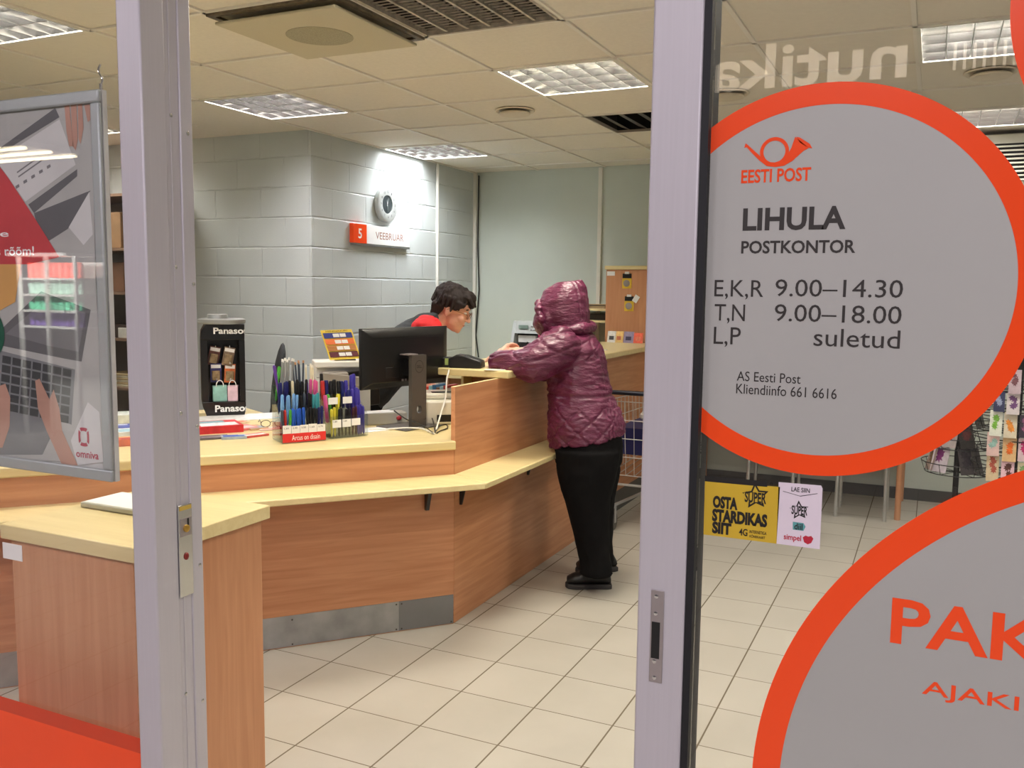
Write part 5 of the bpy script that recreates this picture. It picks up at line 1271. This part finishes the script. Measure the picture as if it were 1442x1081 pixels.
eR, wR = Lp(770, 520, .24), Lp(738, 499, .10)
m.cap(Lp(788, 488, -.13), eL, .045, .04); m.cap(eL, wL, .038, .028); m.cap(Lp(810, 486, .24), eR, .045, .04); m.cap(eR, wR, .038, .027)
hl = Lp(703, 499, .0)
m.cap(wL, hl, .027, .024); hand(m, hl, (.35, .75, .35), (.55, -.2, -.55), None, .165, .55, thumb_side=1)
hr = Lp(727, 495, .055); m.cap(wR, hr, .027, .025); hand(m, hr, (-.85, -.35, -.02), (-.1, -.15, -1), None, .17, .45, thumb_side=-1)
blob(m, 'body', M_SKIN, cu, .0045, 3)
# trousers
m = MB()
m.loft([ell_ring(Lp(828, 604, .03), .17, .185), ell_ring(Lp(829, 628, .03), .176, .19), ell_ring(Lp(829, 652, .02), .168, .18)])
def leg(P):
    rings = [ell_ring(Lp(x, y, wv), ru, rw, 0, 20) for x, y, wv, ru, rw in P]; m.loft(rings)
leg([(828, 632, -.06, .165, .13), (827, 665, -.07, .150, .125), (827, 700, -.08, .118, .105), (830, 730, -.085, .098, .09), (834, 760, -.09, .084, .082), (837, 785, -.095, .078, .078), (839, 808, -.10, .082, .08)])
leg([(832, 632, .10, .155, .125), (834, 665, .11, .145, .12), (836, 700, .12, .112, .10), (840, 730, .13, .092, .085), (843, 758, .14, .078, .078), (845, 778, .145, .072, .074), (846, 793, .15, .076, .076)])
blob(m, 'trousers', M_TROUS, cu, .009, 5, wrinkle(7, .012, 3., (1, 1, .8)))
# shoes
def shoe(toe, heel):
    a, b = local(cu, toe), local(cu, heel); a.z = b.z = 0; d = (a-b).normalized(); s = Vector((-d.y, d.x, 0)); L_ = (a-b).length
    def P(t, o, z): return b+d*(t*L_)+s*o+Vector((0, 0, z))
    m = MB()
    secs = [(.02, .028, .06), (.12, .038, .10), (.30, .040, .115), (.48, .042, .105), (.66, .048, .085), (.84, .047, .072), (.97, .032, .055)]
    n = 16; m.loft([[P(t, wd*math.cos(2*PI*i/n), .022+(h-.022)*(.5+.5*math.sin(2*PI*i/n))) for i in range(n)] for t, wd, h in secs])
    blob(m, 'shoe', M_SHOE, cu, .006, 4)
    prof = [(0.0, .030), (.1, .038), (.35, .036), (.6, .044), (.8, .048), (.95, .036), (1.0, .012)]
    poly = [P(t, o, 0) for t, o in prof]+[P(t, -o, 0) for t, o in prof[::-1]]
    MB().prism([(q.x, q.y) for q in poly], .0008, .024, lambda A, B, H: Vector((A, B, H))).build('shoe_sole', M_SOLE, cu, bevel=.004)
shoe(at_z(796, 826, 0), at_z(861, 827, 0)); shoe(at_z(811, 806, 0), at_z(868, 802, 0))
# jacket: one quilted surface with sleeves and stand-up collar
m = MB()
def jr(px, py, wv, ru, rw, tilt=0., lean=0.): return ell_ring(Lp(px, py, wv), ru, rw, tilt, 32, lean)
m.loft([jr(826, 618, .03, .195, .20, .20), jr(826, 606, .03, .198, .205, .18), jr(823, 585, .03, .188, .205, .12), jr(818, 560, .035, .168, .195, .06), jr(815, 535, .04, .156, .19, .0), jr(813, 510, .05, .150, .195, 0), jr(811, 490, .055, .142, .195, 0), jr(807, 474, .06, .118, .165, 0), jr(803, 462, .06, .088, .11, 0), jr(800, 452, .06, .076, .085, 0)])
sL = Lp(788, 490, -.115)
eB = Lp(750, 513, -.165); m.ell(sL, (.105, .09, .105), 18); m.cap(sL, Lp(768, 502, -.145), .102, .098); m.cap(Lp(768, 502, -.145), eB, .098, .092); m.cap(eB, Lp(724, 511, -.115), .090, .068); m.cap(Lp(724, 511, -.115), Lp(703, 508, -.075), .066, .050)
m.ell(Lp(698, 509, -.068), (.035, .045, .045), 14)
sR = Lp(814, 486, .225)
m.ell(sR, (.09, .085, .09), 18); m.cap(sR, eR, .085, .07); m.cap(eR, Lp(745, 502, .13), .068, .055)
# folds where sleeve meets body, belt seam
def quilt(co, n):
    # seam lines: diamonds on the skirt and shoulders, vertical stitch panel down the back, waist seam
    p = co
    hz = noise.noise(Vector((p.x*9, p.y*9, p.z*22)))*.5+(.5-abs(noise.noise(Vector((p.x*14+3, p.y*14, p.z*34)))))*.7
    ang = math.atan2(p.y-.03, p.x-(-.02)); u = ang*.2; z = p.z
    seam = 0.
    if z < .93 or z > 1.17:
        for q in ((z+u*1.15)/.115, (z-u*1.15)/.115):
            fr = abs(q-round(q))*.115; seam = max(seam, math.exp(-(fr/.007)**2))
    if -1.35 < ang < -.75:
        q = (u+.27)/.022; fr = abs(q-round(q))*.022; seam = max(seam, .6*math.exp(-(fr/.005)**2))
    seam = max(seam, math.exp(-((z-.985)/.008)**2))
    amp = .012+.006*min(1, max(0, (-p.x-.09)/.08))
    return co+n*(hz*amp-seam*.009)
def cinch(co, n): return quilt(co, n)
blob(m, 'jacket', M_JACKET, cu, .0065, 5, quilt)
# hood with rim and dark lining
m = MB()
hc_ = Lp(794, 430, .06)
m.loft([ell_ring(Lp(802, 470, .06), .105, .125, -.1), ell_ring(Lp(800, 456, .06), .112, .125, -.06), ell_ring(Lp(796, 440, .06), .126, .128, 0), ell_ring(Lp(796, 422, .06), .122, .122, 0), ell_ring(Lp(798, 406, .06), .102, .10, .1), ell_ring(Lp(801, 396, .06), .066, .07, .1)])
m.cap(Lp(775, 452, .05), Lp(783, 425, .055), .09, .085)
def hoodfn(co, n):
    p = co; hz = noise.noise(Vector((p.x*11, p.y*11, p.z*24)))*.6+(.5-abs(noise.noise(Vector((p.x*15, p.y*15+5, p.z*30)))))*.6
    rel = p-hc_; ang = math.atan2(rel.y, rel.x); seam = 0
    for a0 in (-.95, -.62, -.3): seam = max(seam, math.exp(-((ang-a0)/.035)**2)) if p.z > hc_.z-.08 else seam
    return co+n*(hz*.008-seam*.007)
blob(m, 'hood', M_JACKET, cu, .006, 4, hoodfn)
m = MB(); oc_ = Lp(765, 446, .045); ax = Vector((-.93, .20, -.28)).normalized(); e1 = Vector((0, 1, 0)); e1 = (e1-ax*e1.dot(ax)).normalized(); e2 = ax.cross(e1)
pts = [oc_+e1*(.084*math.cos(a*PI/16))+e2*(.074*math.sin(a*PI/16))-ax*(.0) for a in range(32)]
m.tube(pts, [.018+.005*math.sin(a*1.7) for a in range(32)], 10, closed=True)
blob(m, 'hood_rim', M_JACKET, cu, .005, 3, wrinkle(24, .008, 1.))
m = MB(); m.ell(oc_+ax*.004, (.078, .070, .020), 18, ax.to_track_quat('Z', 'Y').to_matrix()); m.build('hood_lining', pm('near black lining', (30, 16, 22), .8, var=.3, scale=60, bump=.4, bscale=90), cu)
# collar fold behind the neck
m = MB(); c0_ = Lp(803, 463, .06)
pts = [c0_+Vector((.112*math.cos(a*PI/14), .13*math.sin(a*PI/14), .012*math.cos(a*PI/14))) for a in range(28)]
m.tube(pts, [.026+.006*math.sin(a*.9) for a in range(28)], 12, closed=True); blob(m, 'hood_roll', M_JACKET, cu, .006, 4, wrinkle(20, .009, 2.))
MB().tube([hr+Vector((-.028, -.012, .0))+Vector((0, .014*math.cos(a*PI/8), .014*math.sin(a*PI/8))) for a in range(16)], .002, 6, closed=True).build('ring', pm('gold ring', (210, 170, 90), .25, .9), cu)

# ------------------------------------------------------------------ clerk
pq = at_d(505, 565, 5.15)
ck = thing('person', 'person in a red shirt, dark vest and glasses bending forward behind the monitor', 'person', (pq.x, pq.y, 0), YAW)
def Kp(px, py, wv=0.): return local(ck, at_d(px, py, 5.13+wv))
HC = Kp(637, 436, 0)
HM = Matrix.Translation(HC) @ Matrix.Rotation(R(-8), 4, 'Z') @ Matrix.Rotation(R(22), 4, 'Y')
def hpnt(x, y, z): return HM @ Vector((x, y, z))
HR = HM.to_3x3()
def add_face(m):
    m.ell(hpnt(-.005, 0, .035), (.098, .076, .092), 22, HR); m.ell(hpnt(.03, 0, -.035), (.066, .062, .075), 18, HR)
    m.ell(hpnt(.05, 0, -.078), (.042, .040, .036), 14, HR); m.ell(hpnt(.072, 0, -.098), (.018, .020, .016), 10, HR)
    m.ell(hpnt(.075, 0, .045), (.022, .055, .03), 12, HR)                     # brow
    m.cap(hpnt(.088, 0, .018), hpnt(.112, 0, -.024), .0085, .0125, 10)          # nose
    for s in (-1, 1):
        m.ell(hpnt(.103, s*.011, -.028), (.009, .007, .007), 8, HR)
        m.ell(hpnt(.068, s*.036, -.025), (.026, .022, .024), 12, HR)            # cheek
        m.ell(hpnt(-.005, s*.074, -.012), (.019, .009, .030), 10, HR @ Matrix.Rotation(R(12), 3, 'Y'))
    m.ell(hpnt(.088, 0, -.054), (.010, .022, .0065), 10, HR); m.ell(hpnt(.086, 0, -.066), (.010, .019, .007), 10, HR)
m = MB(); add_face(m)
nk = Kp(607, 462, 0); m.cap(hpnt(-.03, 0, -.05), nk, .052, .058, 16); m.cap(nk, Kp(580, 480, 0), .06, .08)
sN, sF = Kp(600, 464, -.15), Kp(607, 462, .17)
m.cap(sN, sF, .06, .06); m.cap(Kp(585, 480, 0), Kp(508, 556, 0), .115, .12)
eN, eF = Kp(590, 526, -.17), Kp(594, 524, .20); wN, wF = Kp(612, 562, -.10), Kp(618, 560, .10)
for a, b, c_ in ((sN, eN, wN), (sF, eF, wF)): m.cap(a, b, .045, .038); m.cap(b, c_, .038, .026)
hand(m, wN, (.85, .35, -.25), (0, 0, -1), None, .165, .35, thumb_side=-1); hand(m, wF, (.9, -.15, -.3), (0, 0, -1), None, .165, .35, thumb_side=1)
for s in (-.09, .09):
    hp_ = Kp(506, 570, s); m.cap(hp_, Vector((hp_.x+.02, hp_.y, .48)), .085, .055); m.cap(Vector((hp_.x+.02, hp_.y, .48)), Vector((hp_.x, hp_.y, .09)), .055, .04)
    m.cap(Vector((hp_.x-.02, hp_.y, .05)), Vector((hp_.x+.13, hp_.y, .035)), .042, .034)
blob(m, 'body', M_SKIN, ck, .0045, 2)
for s in (-1, 1):
    m = MB(); m.ell(hpnt(.083, s*.031, .012), (.009, .012, .008), 10, HR); ey_ = m.build('eye', pm('eye white', (226, 220, 214), .3), ck)
    m = MB(); m.ell(hpnt(.0895, s*.031, .010), (.004, .005, .005), 8, HR); m.build('iris', pm('dark iris', (40, 28, 22), .3), ey_)
    m = MB(); m.tube([hpnt(.092-.006*abs(i-2)/2, s*(.016+.0085*i), .034+.004*math.sin(i*PI/4)) for i in range(5)], .003, 6); m.build('eyebrow', M_HAIR, ck)
m = MB(); m.tube([hpnt(.0955, .020*math.sin(i*PI/6-PI/2), -.060+.002*math.cos(i)) for i in range(7)], .0022, 6); m.build('lip_line', pm('lip red', (168, 84, 78), .5), ck)
M_GF = pm('thin bronze frame', (140, 100, 76), .3, .7)
m = MB()
for s in (-1, 1): m.tube([hpnt(.106, s*.034+.025*math.cos(a*PI/8), .006+.019*math.sin(a*PI/8)) for a in range(16)], .0016, 6, closed=True)
m.tube([hpnt(.106, -.010, .010), hpnt(.112, 0, .012), hpnt(.106, .010, .010)], .0016, 6)
for s in (-1, 1): m.tube([hpnt(.105, s*.058, .010), hpnt(.09, s*.074, .012), hpnt(.0, s*.080, .008), hpnt(-.015, s*.080, -.004)], .0016, 6)
m.build('glasses', M_GF, ck)
# hair: short, full, swept forward with a fringe
m = MB(); rr = random.Random(11)
m.ell(hpnt(-.022, 0, .062), (.112, .092, .088), 20, HR); m.ell(hpnt(-.075, 0, .012), (.048, .076, .075), 16, HR); m.ell(hpnt(.052, 0, .098), (.056, .070, .040), 16, HR)
for i in range(95):
    az = rr.uniform(-PI, PI); el = rr.uniform(.05, 1.2)
    front = math.cos(az)
    st_ = Vector((-.02+.105*math.cos(az)*math.cos(el), .088*math.sin(az)*math.cos(el), .06+.085*math.sin(el)))
    if front > .35: en = st_+Vector((.022+.012*rr.random(), rr.uniform(-.012, .012), -.028-.028*rr.random()))
    elif front > -.3: en = st_+Vector((.004, .008*math.copysign(1, math.sin(az)), -.045-.03*rr.random()))
    else: en = st_+Vector((-.016, rr.uniform(-.01, .01), -.05-.04*rr.random()))
    if el < .5 and front > .55: en.z = max(en.z, .05)
    m.cap(hpnt(*st_), hpnt(*en), .013, .005, 8)
for s in (-1, 1):
    for i in range(7): m.cap(hpnt(.0+.011*i, s*.076, .055), hpnt(.008+.010*i, s*.079, .012+.006*i-.018*rr.random()), .012, .005, 8)
    for i in range(5): m.cap(hpnt(-.05-.012*i, s*.062, .0), hpnt(-.062-.009*i, s*.055, -.055-.012*rr.random()), .016, .006, 8)
for i in range(8): m.cap(hpnt(.075, -.055+.0155*i, .10), hpnt(.108+.006*rr.random(), -.058+.0165*i, .058+.014*rr.random()), .015, .005, 8)
blob(m, 'hair', M_HAIR, ck, .004, 2, wrinkle(60, .004, 5., (1, 1, .5)))
# shirt and vest
m = MB()
m.ell(sN+Vector((.005, -.02, .0)), (.088, .075, .082), 16); m.cap(sN, sN.lerp(eN, .62), .078, .070); m.ell(sF, (.075, .07, .075), 16); m.cap(sF, sF.lerp(eF, .62), .072, .068)
m.cap(nk+Vector((.0, 0, .0)), nk+Vector((-.05, 0, -.04)), .068, .08); m.cap(sN, sF, .066, .066); m.cap(Kp(585, 482, 0), Kp(512, 552, 0), .118, .122)
blob(m, 'shirt', M_RED, ck, .006, 4, wrinkle(16, .008, 4.))
m = MB()
ax = (Kp(600, 462, 0)-Kp(508, 556, 0)).normalized(); ay = Vector((0, 1, 0)); az_ = ax.cross(ay)
def tr(px, py, rw, rd): c_ = Kp(px, py, 0); n = 26; return [c_+ay*(rw*math.cos(2*PI*i/n))+az_*(rd*math.sin(2*PI*i/n)) for i in range(n)]
m.loft([tr(500, 562, .185, .145), tr(525, 538, .178, .14), tr(552, 508, .175, .135), tr(575, 484, .165, .125), tr(591, 467, .13, .10), tr(602, 457, .078, .075)])
for s in (-1, 1): m.cap(Kp(568, 474, s*.05), Kp(594, 452, s*.05), .06, .045); m.cap(Kp(594, 452, s*.05), Kp(611, 447, s*.055), .045, .03)
blob(m, 'vest', M_VEST, ck, .007, 5, wrinkle(12, .006, 6.))
m = MB(); m.tube([nk+HR @ Vector((.062*math.cos(a*PI/12), .064*math.sin(a*PI/12), .0)) for a in range(24)], .016, 10, closed=True); m.build('collar', M_RED, ck)
m = MB()
for s in (-.09, .09):
    hp_ = Kp(506, 568, s); m.cap(hp_, Vector((hp_.x+.02, hp_.y, .48)), .11, .08); m.cap(Vector((hp_.x+.02, hp_.y, .48)), Vector((hp_.x, hp_.y, .08)), .08, .065)
m.ell(Kp(505, 562, 0), (.15, .19, .13), 16)
blob(m, 'trousers', M_TROUS, ck, .009, 5)
for s in (-.09, .09):
    hp_ = Kp(506, 570, s); m = MB().ell((hp_.x+.05, hp_.y, .045), (.13, .048, .044), 16); m.build('shoe', M_SHOE, ck)
